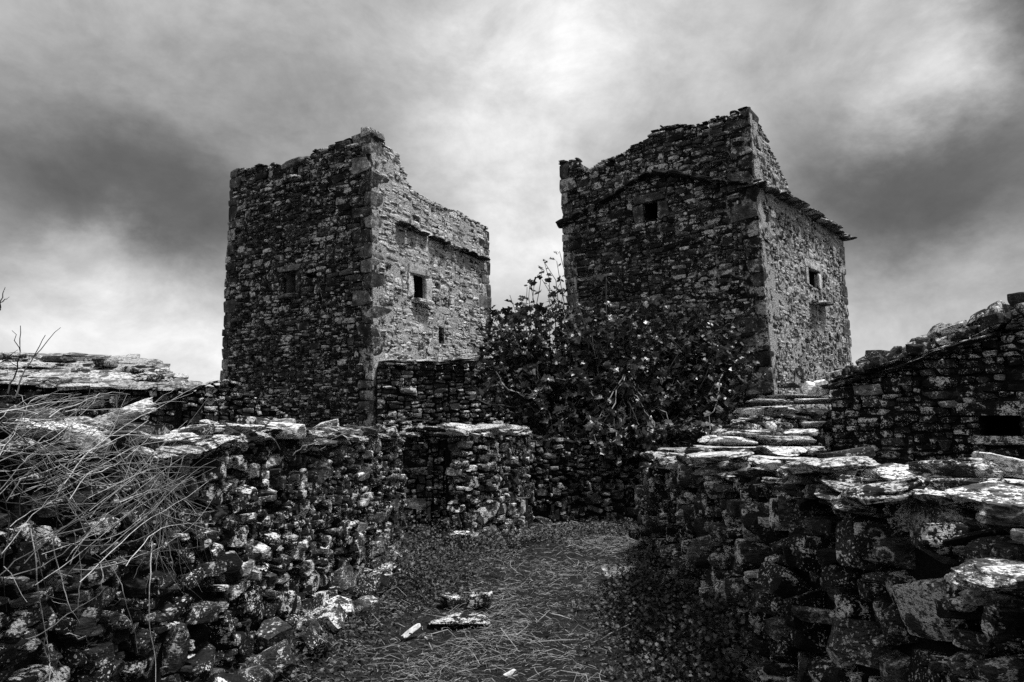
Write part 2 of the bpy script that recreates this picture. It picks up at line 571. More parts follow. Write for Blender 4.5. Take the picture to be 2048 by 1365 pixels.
def wall_core(name, face, top, z0, thick, inset, mat, parent, holes=(), s0=0.0, s1=None, cell=0.12, drop=0.10):
    """the rubble heart of a wall: solid cells under the broken top, openings left free"""
    s1 = face.L if s1 is None else s1
    ss = set(np.linspace(s0, s1, max(2, int(round((s1 - s0) / cell)) + 1)).tolist())
    zmax = max(top(s) for s in np.linspace(s0, s1, 60))
    zs = set(np.linspace(z0, zmax, max(2, int(round((zmax - z0) / cell)) + 1)).tolist())
    for h in holes:
        ss |= {h[0], h[1]}
        zs |= {h[2], h[3]}
    ss, zs = sorted(x for x in ss if s0 <= x <= s1), sorted(x for x in zs if x >= z0)
    ns, nz = len(ss) - 1, len(zs) - 1
    pres = np.zeros((ns + 2, nz + 2), dtype=bool)
    for i in range(ns):
        for k in range(nz):
            sc, zc = (ss[i] + ss[i + 1]) / 2, (zs[k] + zs[k + 1]) / 2
            ok = zs[k + 1] < top(sc) - drop + 1e-6
            for h in holes:
                if h[0] < sc < h[1] and h[2] < zc < h[3]:
                    ok = False
            pres[i + 1, k + 1] = ok
    V, idx, Fq = [], {}, []

    def vid(i, k, b):
        key = (i, k, b)
        if key not in idx:
            p = face.pos(ss[i], zs[k])
            u, n = face.un(ss[i], zs[k])
            idx[key] = len(V)
            V.append((p - n * (inset + (thick if b else 0)))[:])
        return idx[key]
    for i in range(ns):
        for k in range(nz):
            if not pres[i + 1, k + 1]:
                continue
            Fq.append((vid(i, k, 0), vid(i + 1, k, 0), vid(i + 1, k + 1, 0), vid(i, k + 1, 0)))
            Fq.append((vid(i + 1, k, 1), vid(i, k, 1), vid(i, k + 1, 1), vid(i + 1, k + 1, 1)))
            if not pres[i, k + 1]:
                Fq.append((vid(i, k, 1), vid(i, k, 0), vid(i, k + 1, 0), vid(i, k + 1, 1)))
            if not pres[i + 2, k + 1]:
                Fq.append((vid(i + 1, k, 0), vid(i + 1, k, 1), vid(i + 1, k + 1, 1), vid(i + 1, k + 1, 0)))
            if not pres[i + 1, k + 2]:
                Fq.append((vid(i, k + 1, 0), vid(i + 1, k + 1, 0), vid(i + 1, k + 1, 1), vid(i, k + 1, 1)))
            if not pres[i + 1, k] and k > 0:
                Fq.append((vid(i, k, 1), vid(i + 1, k, 1), vid(i + 1, k, 0), vid(i, k, 0)))
    me = mesh_np(name, np.array(V), np.array(Fq).ravel(), np.full(len(Fq), 4), mat)
    return add(name, me, parent)


def pack(face, top, z0, cs, cz, sizes, rng, holes=(), s0=0.0, s1=None, jump=None):
    """fit stones of mixed size into the face; sizes(rng, z) -> (w, h)"""
    s1 = face.L if s1 is None else s1
    zmax = max(top(s) for s in np.linspace(s0, s1, 60)) + cz
    ns, nz = int((s1 - s0) / cs), int((zmax - z0) / cz)
    free = np.ones((ns, nz), dtype=bool)
    for i in range(ns):
        sc = s0 + (i + .5) * cs
        tz = top(sc)
        for k in range(nz):
            zc = z0 + (k + .5) * cz
            if zc > tz:
                free[i, k] = False
            else:
                for h in holes:
                    if h[0] < sc < h[1] and h[2] < zc < h[3]:
                        free[i, k] = False
    out = []
    for k in range(nz):
        i = 0
        while i < ns:
            if not free[i, k]:
                i += 1
                continue
            w, h = sizes(rng, z0 + k * cz)
            wi, hi = max(1, int(round(w / cs))), max(1, int(round(h / cz)))
            a = 1
            while a < wi and i + a < ns and free[i + a, k]:
                a += 1
            if i + a < ns and free[i + a, k] and (i + a + 1 >= ns or not free[i + a + 1, k]):
                a += 1
            b = 1
            while b < hi and k + b < nz and free[i:i + a, k + b].all():
                b += 1
            free[i:i + a, k:k + b] = False
            out.append((s0 + i * cs, s0 + (i + a) * cs, z0 + k * cz, z0 + (k + b) * cz))
            i += a
    return out


def lay(face, cells, parent, rock, mat, rng, depth=0.22, proud=(0.0, 0.05), gap=0.94, tilt=3.0, yaw=4.0, wob=0.03,
        limit=300, stuff_name='rubble_masonry', hi_rock=None, part='stone', over=0.0, matf=None, jit=0.004):
    """place stones; the largest in view become objects of their own, the rest one mesh"""
    items = []
    for (a, b, c, d) in cells:
        s, z = (a + b) / 2, (c + d) / 2
        w, h = (b - a), (d - c)
        zz = z + rng.gauss(0, jit) + wob * mn.noise(Vector((s * 0.9, z * 0.7, rng_seed(parent)))) * 2
        P = face.pos(s, zz)
        u, n = face.un(s, zz)
        dp = depth * rng.uniform(0.8, 1.2)
        pr = rng.uniform(*proud)
        P = P + n * (pr - dp / 2)
        sx = -1 if rng.random() < .5 else 1
        tl = math.radians(rng.gauss(0, tilt))
        M = frame(P, u, n, (w * (gap + over) * rng.uniform(0.94, 1.03) * sx, dp, h * (gap + over) * rng.uniform(0.94, 1.04)),
                  tl, math.radians(rng.gauss(0, yaw)), math.radians(rng.gauss(0, yaw)))
        dist = max(0.5, (P - EYE).length)
        x, y = proj(P) if P.y > 0.3 else (-9999, 0)
        vis = 1.0 if (-60 < x < 2110 and -60 < y < 1430) else 0.01
        items.append((w * h / dist ** 2 * vis, rng.randrange(len(rock.V)), M, rng.random()))
    items.sort(key=lambda t: -t[0])
    for k, (_, vi, M, r) in enumerate(items[:limit]):
        m = matf(rng) if matf else mat
        add(part, rock.mesh(vi, m), parent, M)
    rest = items[limit:]
    if rest:
        rk = ROCK_MID if rock is ROCK_HI else rock
        me = rk.joined(stuff_name, [(vi % len(rk.V), np.array(M), r) for _, vi, M, r in rest], mat)
        o = add(stuff_name, me, parent)
        o['kind'] = 'stuff'
    return items


def rng_seed(o):
    return sum(ord(c) for c in o.name) * 0.37


def box_stone(name, mesh_set, vi, mat, parent, P, u, n, size, rng, tilt=0.0, yaw=0.0, pitch=0.0):
    return add(name, mesh_set.mesh(vi % len(mesh_set.V), mat), parent,
               frame(P, u, n, size, math.radians(tilt), math.radians(yaw), math.radians(pitch)))


def pad(h, a, b=None):
    b = a if b is None else b
    return (h[0] - a, h[1] + a, h[2] - b, h[3] + b)


def window(face, px_rect, parent, mat, rng, lintel=True, sill=True, jambs=(True, True), lh=0.20, jw=0.2, sill_out=0.14, pos_name='window', recess=True):
    """dressed stones round an opening; returns (hole, area kept clear of rubble)"""
    h = face.rect(*px_rect)
    w = h[1] - h[0]
    sc = (h[0] + h[1]) / 2
    P0 = face.pos(sc, h[2])
    we = bpy.data.objects.new(pos_name, None)
    COL.objects.link(we)
    we.parent = parent
    we.location = P0 - world_loc(parent)
    u, n = face.un(sc, h[2])
    clear = list(h)
    if recess:  # black closed box added behind the opening to keep it dark
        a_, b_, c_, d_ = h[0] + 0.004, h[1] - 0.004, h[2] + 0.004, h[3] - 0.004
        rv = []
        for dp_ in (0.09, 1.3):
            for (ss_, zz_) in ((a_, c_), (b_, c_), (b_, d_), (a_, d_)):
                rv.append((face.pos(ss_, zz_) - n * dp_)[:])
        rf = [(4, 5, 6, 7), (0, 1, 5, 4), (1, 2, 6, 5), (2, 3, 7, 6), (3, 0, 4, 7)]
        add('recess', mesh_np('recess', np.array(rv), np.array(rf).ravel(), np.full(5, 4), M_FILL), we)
    if lintel:
        box_stone('lintel', BLOCK, rng.randrange(8), mat, we, face.pos(sc, h[3] + lh / 2) - n * 0.10, u, n, (w + 0.44, 0.30, lh), rng, rng.uniform(-1, 1))
        clear[3] += lh
    if sill:
        box_stone('sill', SLAB_LO, rng.randrange(8), mat, we, face.pos(sc, h[2] - 0.05) - n * (0.14 - sill_out), u, n, (w + 0.24, 0.34, 0.10), rng)
        clear[2] -= 0.10
    for k, sd in enumerate((-1, 1)):
        if jambs[k]:
            hh = (h[3] - h[2])
            box_stone('jamb', BLOCK, rng.randrange(8), mat, we,
                      face.pos(sc + sd * (w / 2 + jw / 2), h[2] + hh * 0.5) - n * 0.05, u, n, (jw, 0.16, hh * 0.98), rng, rng.uniform(-1, 1))
            if sd < 0:
                clear[0] -= jw
            else:
                clear[1] += jw
    return h, tuple(clear)

# ------------------------------------------------------------------ ground
def axis(fine0, fine1, step, far):
    a = list(np.arange(fine0, fine1 + 1e-6, step))
    x, d = fine1, step
    hi = []
    while x < far:
        d *= 1.35
        x += d
        hi.append(x)
    x, d = fine0, step
    lo = []
    while x > -far:
        d *= 1.35
        x -= d
        lo.append(x)
    return lo[::-1] + a + hi


def left_x(y):
    return float(np.interp(y, [0.0, 3.4, 7.8], [-1.98, -1.62, -1.15])) if y < 7.8 else -0.95


def right_x(y):
    return float(np.interp(y, [0.6, 3.2, 7.0], [1.50, 1.42, 1.22])) if y < 7.0 else 2.2


def ground_h(x, y):
    h = 0.05 * mn.noise(Vector((x * 0.7, y * 0.7, 3.1))) + 0.025 * mn.noise(Vector((x * 2.3, y * 2.3, 8.0))) + 0.012 * mn.noise(Vector((x * 7, y * 7, 1.0)))
    # a bank of earth and fallen stone along the foot of the path walls
    if y < 7.8:
        h += 0.22 * max(0.0, 1 - abs(x - left_x(y)) / 0.6) ** 1.5
    if y < 7.0:
        rx = right_x(y)
        h += 0.16 * max(0.0, 1 - abs(x - rx) / 0.6) ** 1.5
    return h * max(0.0, 1 - math.hypot(x, y - 6) / 60)


gx, gy = axis(-3.4, 3.4, 0.085, 900), axis(1.6, 12.5, 0.085, 900)
GV = [(x, y, ground_h(x, y)) for y in gy for x in gx]
nx = len(gx)
GF = [(j * nx + i, j * nx + i + 1, (j + 1) * nx + i + 1, (j + 1) * nx + i) for j in range(len(gy) - 1) for i in range(nx - 1)]
g = add('ground', mesh_np('ground', np.array(GV), np.array(GF).ravel(), np.full(len(GF), 4), M_GROUND, smooth=True))
tag(g, kind='structure')


# ------------------------------------------------------------------ towers
def corner_line(top_px, bot_px, Y, z1=9.0):
    a, b = at(*top_px, Y), at(*bot_px, Y)
    f = lambda z: b + (a - b) * ((z - b.z) / (a.z - b.z))
    return f(0.0), f(z1)


def quoins(lineM, faceA, faceB, z0, ztop, parent, mat, rng, hA=0.34, longs=(0.58, 0.34), holesA=None, holesB=None, end='M'):
    """corner blocks bonded alternately into both faces"""
    z, k = z0, 0
    while z < ztop - 0.12:
        h = rng.uniform(0.17, 0.42)
        if z + h > ztop:
            h = ztop - z
        w = (z + h / 2) / 9.0
        C = lineM[0].lerp(lineM[1], w)
        C.z = z + h / 2
        a, b = (longs if k % 2 == 0 else longs[::-1])
        a *= rng.uniform(0.6, 1.25)
        b *= rng.uniform(0.6, 1.25)
        if end == 'M':
            u, n = faceA.un(faceA.L - 0.2, z)
            P = C - u * (a / 2 - 0.012) - n * (b / 2 - 0.012)
            holesA.append((faceA.L - a, faceA.L + 1, z, z + h))
            holesB.append((-1, b, z, z + h))
        elif end == 'L':          # free left end of faceA
            u, n = faceA.un(0.2, z)
            P = C + u * (a / 2 + 0.0) - n * (b / 2 - 0.02)
            holesA.append((-1, a, z, z + h))
        else:                      # free right end of faceB
            u, n = faceB.un(faceB.L - 0.2, z)
            P = C - u * (a / 2 - 0.01) - n * (b / 2 - 0.02)
            holesB.append((faceB.L - a, faceB.L + 1, z, z + h))
        add('quoin', BLOCK.mesh(rng.randrange(8), mat), parent,
            frame(P, u, n, (a * 0.985, b * 0.985, h * 0.99), math.radians(rng.gauss(0, 0.5)), math.radians(rng.gauss(0, 0.8)), 0))
        z += h
        k += 1


def tower_sizes(rng, z):
    r = rng.random()
    f = 0.75 if z < 4.2 else 1.0
    if r < 0.10:
        return rng.uniform(0.38, 0.72), rng.uniform(0.12, 0.22)
    if r < 0.50:
        return rng.uniform(0.26, 0.50) * f, rng.uniform(0.07, 0.12) * f
    return rng.uniform(0.16, 0.36), rng.uniform(0.04, 0.075)


def build_tower(label, lL, lM, lR, profA, profB, windowsA, windowsB, seed, zbase=0.9, extrasA=(), extrasB=(), matB=None, mortB=None, zfloor=5.7):
    rng = random.Random(seed)
    Z1 = 9.0
    FA = Face([lL[0], lM[0]], [lL[1], lM[1]], 0, Z1)
    FB = Face([lM[0], lR[0]], [lM[1], lR[1]], 0, Z1)
    bk = (lL[0] + lR[0] - lM[0], lL[1] + lR[1] - lM[1])
    FC = Face([lR[0], bk[0]], [lR[1], bk[1]], 0, Z1)
    FD = Face([bk[0], lL[0]], [bk[1], lL[1]], 0, Z1)
    T = thing('stone_tower', label, 'tower', lM[0])
    tA, tB = FA.profile(profA), FB.profile(profB)
    extrasA = [FA.rect(*r) for r in extrasA]
    extrasB = [FB.rect(*r) for r in extrasB]
    hA, hB, cA, cB = [], [], [], []
    for kw in windowsA:
        h, c = window(FA, parent=T, mat=kw.pop('wmat', M_QUOIN), rng=rng, **kw)
        hA.append(h)
        cA.append(c)
    for kw in windowsB:
        h, c = window(FB, parent=T, mat=kw.pop('wmat', None) or (M_QUARTZ_JAMB if kw.pop('pale', False) else M_QUOIN), rng=rng, **kw)
        hB.append(h)
        cB.append(c)
    holesA, holesB = list(cA) + list(extrasA), list(cB) + list(extrasB)
    quoins(lM, FA, FB, zbase - 0.05, min(tA(FA.L), tB(0.0)) - 0.02, T, M_QUOIN, rng, holesA=holesA, holesB=holesB)
    quoins(lL, FA, FB, zbase, tA(0.0), T, M_QUOIN, rng, holesA=holesA, end='L', longs=(0.5, 0.3))
    quoins(lR, FA, FB, zbase, tB(FB.L), T, M_QUOIN, rng, holesB=holesB, end='R', longs=(0.5, 0.3))
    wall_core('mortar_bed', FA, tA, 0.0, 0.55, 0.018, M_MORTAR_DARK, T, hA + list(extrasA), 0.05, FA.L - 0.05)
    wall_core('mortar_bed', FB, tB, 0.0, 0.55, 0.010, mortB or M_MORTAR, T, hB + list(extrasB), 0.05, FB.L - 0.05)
    tC = lambda s: tB(FB.L) - 0.3 + 0.12 * math.sin(s * 4)
    tD = lambda s: min(tA(0.0), tB(FB.L)) - 0.2 + 0.12 * math.sin(s * 5)
    wall_core('mortar_bed', FC, tC, 0.0, 0.55, 0.03, M_FILL, T, (), 0.05, FC.L - 0.05, cell=0.3)
    wall_core('mortar_bed', FD, tD, 0.0, 0.55, 0.03, M_FILL, T, (), 0.05, FD.L - 0.05, cell=0.3)
    ca = pack(FA, tA, zbase, 0.045, 0.028, tower_sizes, rng, holesA)
    cb = pack(FB, tB, zbase, 0.045, 0.028, tower_sizes, rng, holesB)
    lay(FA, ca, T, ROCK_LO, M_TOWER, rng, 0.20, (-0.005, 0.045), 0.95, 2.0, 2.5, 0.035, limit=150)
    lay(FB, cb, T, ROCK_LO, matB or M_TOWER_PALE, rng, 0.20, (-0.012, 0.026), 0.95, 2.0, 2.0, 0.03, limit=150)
    return T, FA, FB, tA, tB, rng


def ledge(face, pts, parent, rng, mat, out=0.16, th=0.06, wmin=0.28, wmax=0.55, name='ledge_slab', layers=1, lift=0.0, sag=0.0):
    """a string course of thin slabs that follows pixel points on the face"""
    q = [face.hit(*p) for p in pts]
    xs, zs = [a for a, _ in q], [b for _, b in q]
    s = xs[0]
    while s < xs[-1] - 0.1:
        w = min(rng.uniform(wmin, wmax), xs[-1] - s)
        for l in range(layers):
            a, b = s, s + w
            za, zb = np.interp(a, xs, zs), np.interp(b, xs, zs)
            sc = (a + b) / 2
            zc = (za + zb) / 2 + lift + l * th * 0.85
            u, n = face.un(sc, zc)
            P = face.pos(sc, zc)
            tl = -math.atan2(zb - za, b - a)
            o = out * rng.uniform(0.7, 1.25) - l * 0.03
            add(name, SLAB_LO.mesh(rng.randrange(10), mat), parent,
                frame(P + n * (o - 0.2), u, n, (w / math.cos(tl) * 1.04, 0.4, th * rng.uniform(0.8, 1.3)), tl + math.radians(rng.gauss(0, 1.2)),
                      math.radians(rng.gauss(0, 3)), math.radians(rng.gauss(-2, 2))))
        s += w


# left tower
LL = corner_line((459, 340), (436, 860), 17.6)
LM = corner_line((740, 262), (746, 860), 15.0)
LR = corner_line((977, 455), (986, 730), 19.1)
profA = [(458, 342), (483, 337), (500, 338), (518, 327), (535, 332), (545, 325), (563, 330), (585, 319), (615, 317), (620, 312), (629, 302),
         (655, 295), (677, 284), (708, 275), (729, 267), (733, 258), (741, 258)]
profB = [(741, 258), (757, 271), (765, 284), (775, 293), (799, 307), (803, 330), (815, 350), (817, 366), (823, 376), (835, 384), (861, 398),
         (898, 421), (905, 420), (923, 424), (932, 433), (955, 445), (977, 456)]
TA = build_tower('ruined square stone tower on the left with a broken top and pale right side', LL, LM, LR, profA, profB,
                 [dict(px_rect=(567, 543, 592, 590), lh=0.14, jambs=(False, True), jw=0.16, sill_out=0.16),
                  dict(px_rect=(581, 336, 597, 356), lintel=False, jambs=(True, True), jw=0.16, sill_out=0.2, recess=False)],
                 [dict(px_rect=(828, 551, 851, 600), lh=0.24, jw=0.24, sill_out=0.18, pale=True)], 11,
                 extrasA=[(612, 546, 632, 556)], extrasB=[(801, 542, 812, 552), (870, 566, 881, 578), (878, 655, 889, 688)])
T, FA, FB, tA, tB, rng = TA
ledge(FB, [(790, 446), (850, 471), (968, 522)], T, rng, M_TOWER, 0.21, 0.06)
u, n = FA.un(1.0, 7)
# long lintel stone over the notch in the broken top
h = FA.hit(588, 326)
box_stone('lintel', SLAB_LO, 3, M_QUOIN, T, FA.pos(h[0], h[1]) - n * 0.12, u, n, (0.95, 0.4, 0.17), rng, -4)
# cap block on the corner
h = FA.hit(735, 264)
box_stone('quoin', BLOCK, 2, M_QUOIN, T, LM[0].lerp(LM[1], 0) * 0 + FA.pos(h[0], h[1]) - n * 0.2, u, n, (0.30, 0.55, 0.24), rng, -3)

# right tower
RL = corner_line((1116, 322), (1131, 600), 17.0)
RM = corner_line((1497, 214), (1548, 785), 14.0)
RR = corner_line((1686, 480), (1706, 735), 18.2)
profA = [(1115, 322), (1156, 313), (1158, 330), (1167, 340), (1177, 341), (1196, 325), (1225, 314), (1251, 300), (1260, 290), (1290, 280),
         (1302, 262), (1319, 258), (1322, 253), (1357, 247), (1393, 251), (1402, 250), (1435, 235), (1457, 232), (1460, 222), (1497, 213)]
profB = [(1500, 215), (1514, 234), (1525, 253), (1538, 285), (1555, 324), (1572, 356), (1583, 388), (1593, 408), (1628, 432), (1660, 452), (1686, 478)]
TB = build_tower('ruined square stone tower on the right with a sloping drip course and dark left side', RL, RM, RR, profA, profB,
                 [dict(px_rect=(1287, 405, 1316, 443), lh=0.22, jw=0.28, sill=False, wmat=M_QUARTZ_GREY)],
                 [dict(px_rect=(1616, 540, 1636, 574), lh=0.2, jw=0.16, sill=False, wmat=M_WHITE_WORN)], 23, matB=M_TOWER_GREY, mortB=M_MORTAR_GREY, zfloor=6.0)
T, FA, FB, tA, tB, rng = TB
ledge(FA, [(1117, 454), (1148, 441), (1186, 417), (1219, 400), (1260, 371), (1306, 348), (1325, 345), (1354, 351), (1402, 359), (1451, 367), (1511, 367)],
      T, rng, M_DRIP, 0.25, 0.085)
ledge(FB, [(1507, 366), (1560, 398), (1600, 420), (1640, 446), (1692, 482)], T, rng, M_ROOF, 0.26, 0.05, name='eave_slab', layers=2)
ledge(FB, [(1618, 606), (1652, 611)], T, rng, M_TOWER, 0.26, 0.07, 0.4, 0.6)


# ------------------------------------------------------------------ boundary wall behind the fig tree, low wall by the house
def rubble_wall(name, label, cat, face, top, z0, thick, seed, sizes, mat, rock, cs=0.05, cz=0.035, inset=0.05, depth=0.24, proud=(-0.02, 0.06),
                gap=0.95, tilt=4, yaw=5, limit=300, holes=(), core_mat=None, drop=0.08, clear=(), wob=0.04):
    rng = random.Random(seed)
    W = thing(name, label, cat, face.pos(0, 0) if face.z0 <= 0 else face.pos(0, face.z0))
    wall_core('rubble_fill', face, top, 0.0, thick, inset, core_mat or M_FILL, W, holes, drop=drop)
    cells = pack(face, top, z0, cs, cz, sizes, rng, list(holes) + list(clear))
    lay(face, cells, W, rock, mat, rng, depth, proud, gap, tilt, yaw, wob, limit=limit, jit=0.018 if rock is ROCK_HI else 0.008, over=0.02)
    return W, rng


def coping(face, top, parent, rng, mat, slabset, s0, s1, wr=(0.35, 0.7), depth=(0.4, 0.6), th=(0.05, 0.10), back=0.25, tilt=3, layers=1, pitch=3, name='coping_slab',
           lift=0.0, out=0.06, fore=None, skip=None):
    for l in range(layers):
        s = s0
        while s < s1:
            w = rng.uniform(*wr)
            sc = s + w / 2
            if skip and skip(sc):
                s += w
                continue
            if sc > s1:
                break
            t = rng.uniform(*th)
            dp = rng.uniform(*depth)
            z = top(sc) + lift + l * (th[0] + th[1]) / 2 + t / 2 - 0.02
            u, n = face.un(min(max(sc, 0.0), face.L), z)
            slope = math.atan2(top(min(sc + w / 2, face.L)) - top(max(sc - w / 2, 0)), w)
            P = face.pos(sc, z) + n * (out + rng.uniform(-0.05, 0.06) - dp / 2 - l * rng.uniform(0.0, 0.10))
            add(name, slabset.mesh(rng.randrange(len(slabset.V)), mat), parent,
                frame(P, u, n, (w * 1.06, dp, t), -slope + math.radians(rng.gauss(0, tilt)), math.radians(rng.gauss(0, 8)), math.radians(rng.gauss(0, pitch))))
            s += w * rng.uniform(0.9, 1.0)


def thin_sizes(rng, z):
    r = rng.random()
    if r < 0.08:
        return rng.uniform(0.34, 0.5), rng.uniform(0.12, 0.18)
    return rng.uniform(0.12, 0.36), rng.uniform(0.05, 0.11)


pD0, pD1 = LM[0] + Vector((0.02, -0.05, 0)), at(1150, 800, 16.2)
FD_ = Face([pD0, (pD1.x, pD1.y)], None, 0, 3.0)
topD = FD_.profile([(752, 728), (860, 728), (960, 722), (1150, 715)])
W, rng = rubble_wall('boundary_wall', 'high dry stone wall with thin slab coping between the two towers', 'wall', FD_, topD, 1.0, 0.5, 31, thin_sizes, M_TOWER, ROCK_LO)
coping(FD_, topD, W, rng, M_ROOF, SLAB_LO, 0.05, FD_.L, (0.3, 0.7), (0.5, 0.8), (0.04, 0.07), layers=2, out=0.12)

pE0, pE1 = at(320, 800, 13.6), at(580, 800, 14.9)
FE = Face([(pE0.x, pE0.y), (pE1.x, pE1.y)], None, 0, 3.0)
topE = FE.profile([(320, 776), (352, 776), (380, 778), (408, 772), (436, 764), (470, 768), (500, 782), (540, 806), (580, 830)])
W, rng = rubble_wall('boundary_wall', 'low crumbling dry stone wall between the slab roofed house and the left tower', 'wall', FE, topE, 1.0, 0.5, 37, thin_sizes, M_TOWER, ROCK_LO)
coping(FE, topE, W, rng, M_ROOF, SLAB_LO, 0.1, FE.L * 0.62, (0.2, 0.45), (0.3, 0.5), (0.04, 0.07), out=0.08)

# ------------------------------------------------------------------ slab-roofed house at the left
rngH = random.Random(41)
H0, H1 = at(-260, 800, 11.4), at(352, 800, 12.6)
FH = Face([(H0.x, H0.y), (H1.x, H1.y)], None, 0, 3.0)
topH = FH.profile([(-260, 770), (0, 772), (200, 774), (352, 778)])


def house_sizes(rng, z):
    r = rng.random()
    if r < 0.25:
        return rng.uniform(0.34, 0.62), rng.uniform(0.14, 0.22)
    return rng.uniform(0.14, 0.36), rng.uniform(0.07, 0.14)


HS, _ = rubble_wall('stone_house', 'low stone house with a grey slab roof beyond the left path wall', 'house', FH, topH, 0.9, 0.5, 42, house_sizes, M_NEAR_L, ROCK_LO, drop=0.05)
uH, nH = FH.un(FH.L / 2, 2)
roof = bpy.data.objects.new('roof', None)
COL.objects.link(roof)
roof.parent = HS
roof.location = FH.pos(FH.L / 2, topH(FH.L / 2)) - world_loc(HS)
rows = 10
for r in range(rows):
    back = r * 0.26
    s_end = FH.L + 0.12 - max(0, (r - 1)) * 0.17 - (0.25 if r > 7 else 0)
    s = -0.1 + rngH.uniform(0, 0.3)
    while s < s_end:
        w = rngH.uniform(0.32, 0.78)
        if s + w > s_end:
            w = max(0.25, s_end - s)
        sc = s + w / 2
        base = FH.pos(sc, topH(min(max(sc, 0), FH.L)) + 0.03 + back * 0.31 + rngH.uniform(-0.01, 0.02))
        P = base + nH * (0.12 - back - 0.2)
        add('roof_slab', SLAB_LO.mesh(rngH.randrange(10), M_ROOF if rngH.random() < 0.55 else M_CAP_DARK), roof,
            frame(P, uH, nH, (w * 1.08, 0.55, rngH.uniform(0.045, 0.085)), math.radians(rngH.gauss(0, 1.5)), math.radians(rngH.gauss(0, 5)), math.radians(13 + rngH.gauss(0, 2.5))))
        s += w * 0.97
# deck under the slabs, gable and back wall close the house
dv = []
for s, bk, dz in ((-0.1, 0.0, 0.0), (FH.L - 0.02, 0.0, 0.0), (FH.L - 1.35, 2.6, 0.78), (-0.1, 2.6, 0.78)):
    p = FH.pos(s, topH(min(max(s, 0), FH.L)) - 0.02 + dz) - nH * (bk + 0.05)
    dv.append(p)
dv2 = [Vector((p.x, p.y, 0.0)) for p in dv]
hv = [p[:] for p in dv + dv2]
hf = [(0, 1, 2, 3), (1, 5, 6, 2), (2, 6, 7, 3), (3, 7, 4, 0)]
add('roof_deck', mesh_np('roof_deck', np.array(hv), np.array(hf).ravel(), np.full(4, 4), M_FILL), HS)

# ------------------------------------------------------------------ path walls
def path_sizes(rng, z):
    r = rng.random()
    if z < 0.5 and r < 0.35:
        return rng.uniform(0.24, 0.46), rng.uniform(0.14, 0.26)
    if r < 0.12:
        return rng.uniform(0.28, 0.44), rng.uniform(0.10, 0.16)
    if r < 0.5:
        return rng.uniform(0.12, 0.26), rng.uniform(0.06, 0.12)
    return rng.uniform(0.05, 0.14), rng.uniform(0.04, 0.08)


FLW = Face([(-1.98, 0.0), (-1.62, 3.4), (-1.15, 7.8)], None, 0, 1.6, batter=0.06)
PLT = [(-40, 905), (60, 890), (200, 878), (330, 872), (420, 868), (520, 872), (640, 868), (760, 868), (822, 872)]
topL0 = FLW.profile(PLT)
topL = lambda s: topL0(s) - 0.04 + 0.03 * math.sin(s * 3.1)
def left_sizes(rng, z):
    r = rng.random()
    if z < 0.45 and r < 0.40:
        return rng.uniform(0.22, 0.44), rng.uniform(0.12, 0.24)
    if r < 0.07:
        return rng.uniform(0.24, 0.40), rng.uniform(0.09, 0.15)
    if r < 0.40:
        return rng.uniform(0.10, 0.24), rng.uniform(0.05, 0.10)
    return rng.uniform(0.04, 0.13), rng.uniform(0.03, 0.07)


WL, rng = rubble_wall('path_wall', 'rough dry stone wall along the left of the path, half behind dry brambles', 'wall', FLW, topL, -0.05, 0.6, 51, left_sizes, M_NEAR_L, ROCK_HI,
                      cs=0.025, cz=0.02, inset=0.07, depth=0.22, proud=(-0.035, 0.055), gap=0.99, tilt=10, yaw=9, limit=300, wob=0.05)
coping(FLW, topL, WL, rng, M_CAP_DARK, SLAB_HI, 1.2, FLW.L, (0.14, 0.42), (0.28, 0.5), (0.04, 0.11), tilt=8, layers=1, pitch=6, out=0.09)
coping(FLW, topL, WL, rng, M_CAP, SLAB_HI, 1.2, FLW.L, (0.16, 0.5), (0.25, 0.45), (0.03, 0.08), tilt=8, layers=1, pitch=7, out=0.02, lift=0.05, skip=lambda s_: rng.random() < 0.35)
coping(FLW, topL, WL, rng, M_CAP_DARK, ROCK_HI, 1.2, FLW.L, (0.10, 0.28), (0.16, 0.3), (0.05, 0.12), tilt=14, layers=1, pitch=10, out=-0.05, lift=0.06, name='cap_stone', skip=lambda s_: rng.random() < 0.55)
# end return of that wall at the entrance
e0, e1 = FLW.pos(FLW.L, 0), FLW.pos(FLW.L, 0)
FLE = Face([(-1.19, 7.80), (-1.75, 8.0)], None, 0, 1.6)

# entrance recess and the rounded inner wall
pB = [at(806, 1000, 10.3), at(915, 1000, 10.3)]
FRC = Face([(p.x, p.y) for p in pB], None, 0, 1.6)
topRC = FRC.profile([(806, 872), (915, 872)])
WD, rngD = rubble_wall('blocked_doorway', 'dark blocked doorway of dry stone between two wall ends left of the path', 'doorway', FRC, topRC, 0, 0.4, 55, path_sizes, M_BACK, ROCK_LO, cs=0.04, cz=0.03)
coping(FRC, topRC, WD, rngD, M_CAP_DARK, SLAB_HI, 0.0, FRC.L, (0.25, 0.45), (0.5, 0.7), (0.06, 0.1), layers=2, out=0.22)
pI = [at(893, 1000, 9.0), at(925, 1000, 8.95), at(985, 1000, 9.25), at(1035, 1000, 10.0), at(1066, 1000, 10.9)]
pJ = [at(1050, 1000, 11.0), at(1130, 1000, 11.2), at(1420, 1000, 12.4)]
FIW = Face([(p.x, p.y) for p in pI], None, 0, 1.6, batter=0.05)
topI0 = FIW.profile([(893, 868), (960, 872), (1030, 868), (1066, 872)])
topI = lambda s: topI0(s)
WI, rng = rubble_wall('path_wall', 'rounded dry stone wall end just right of the dark blocked doorway', 'wall', FIW, topI, -0.05, 0.5, 57, path_sizes, M_NEAR_L, ROCK_HI,
                      cs=0.035, cz=0.026, inset=0.10, depth=0.24, proud=(-0.04, 0.08), gap=0.99, tilt=8, yaw=8)
rc0, rc1 = at(912, 1000, 10.3), at(900, 1000, 9.5)
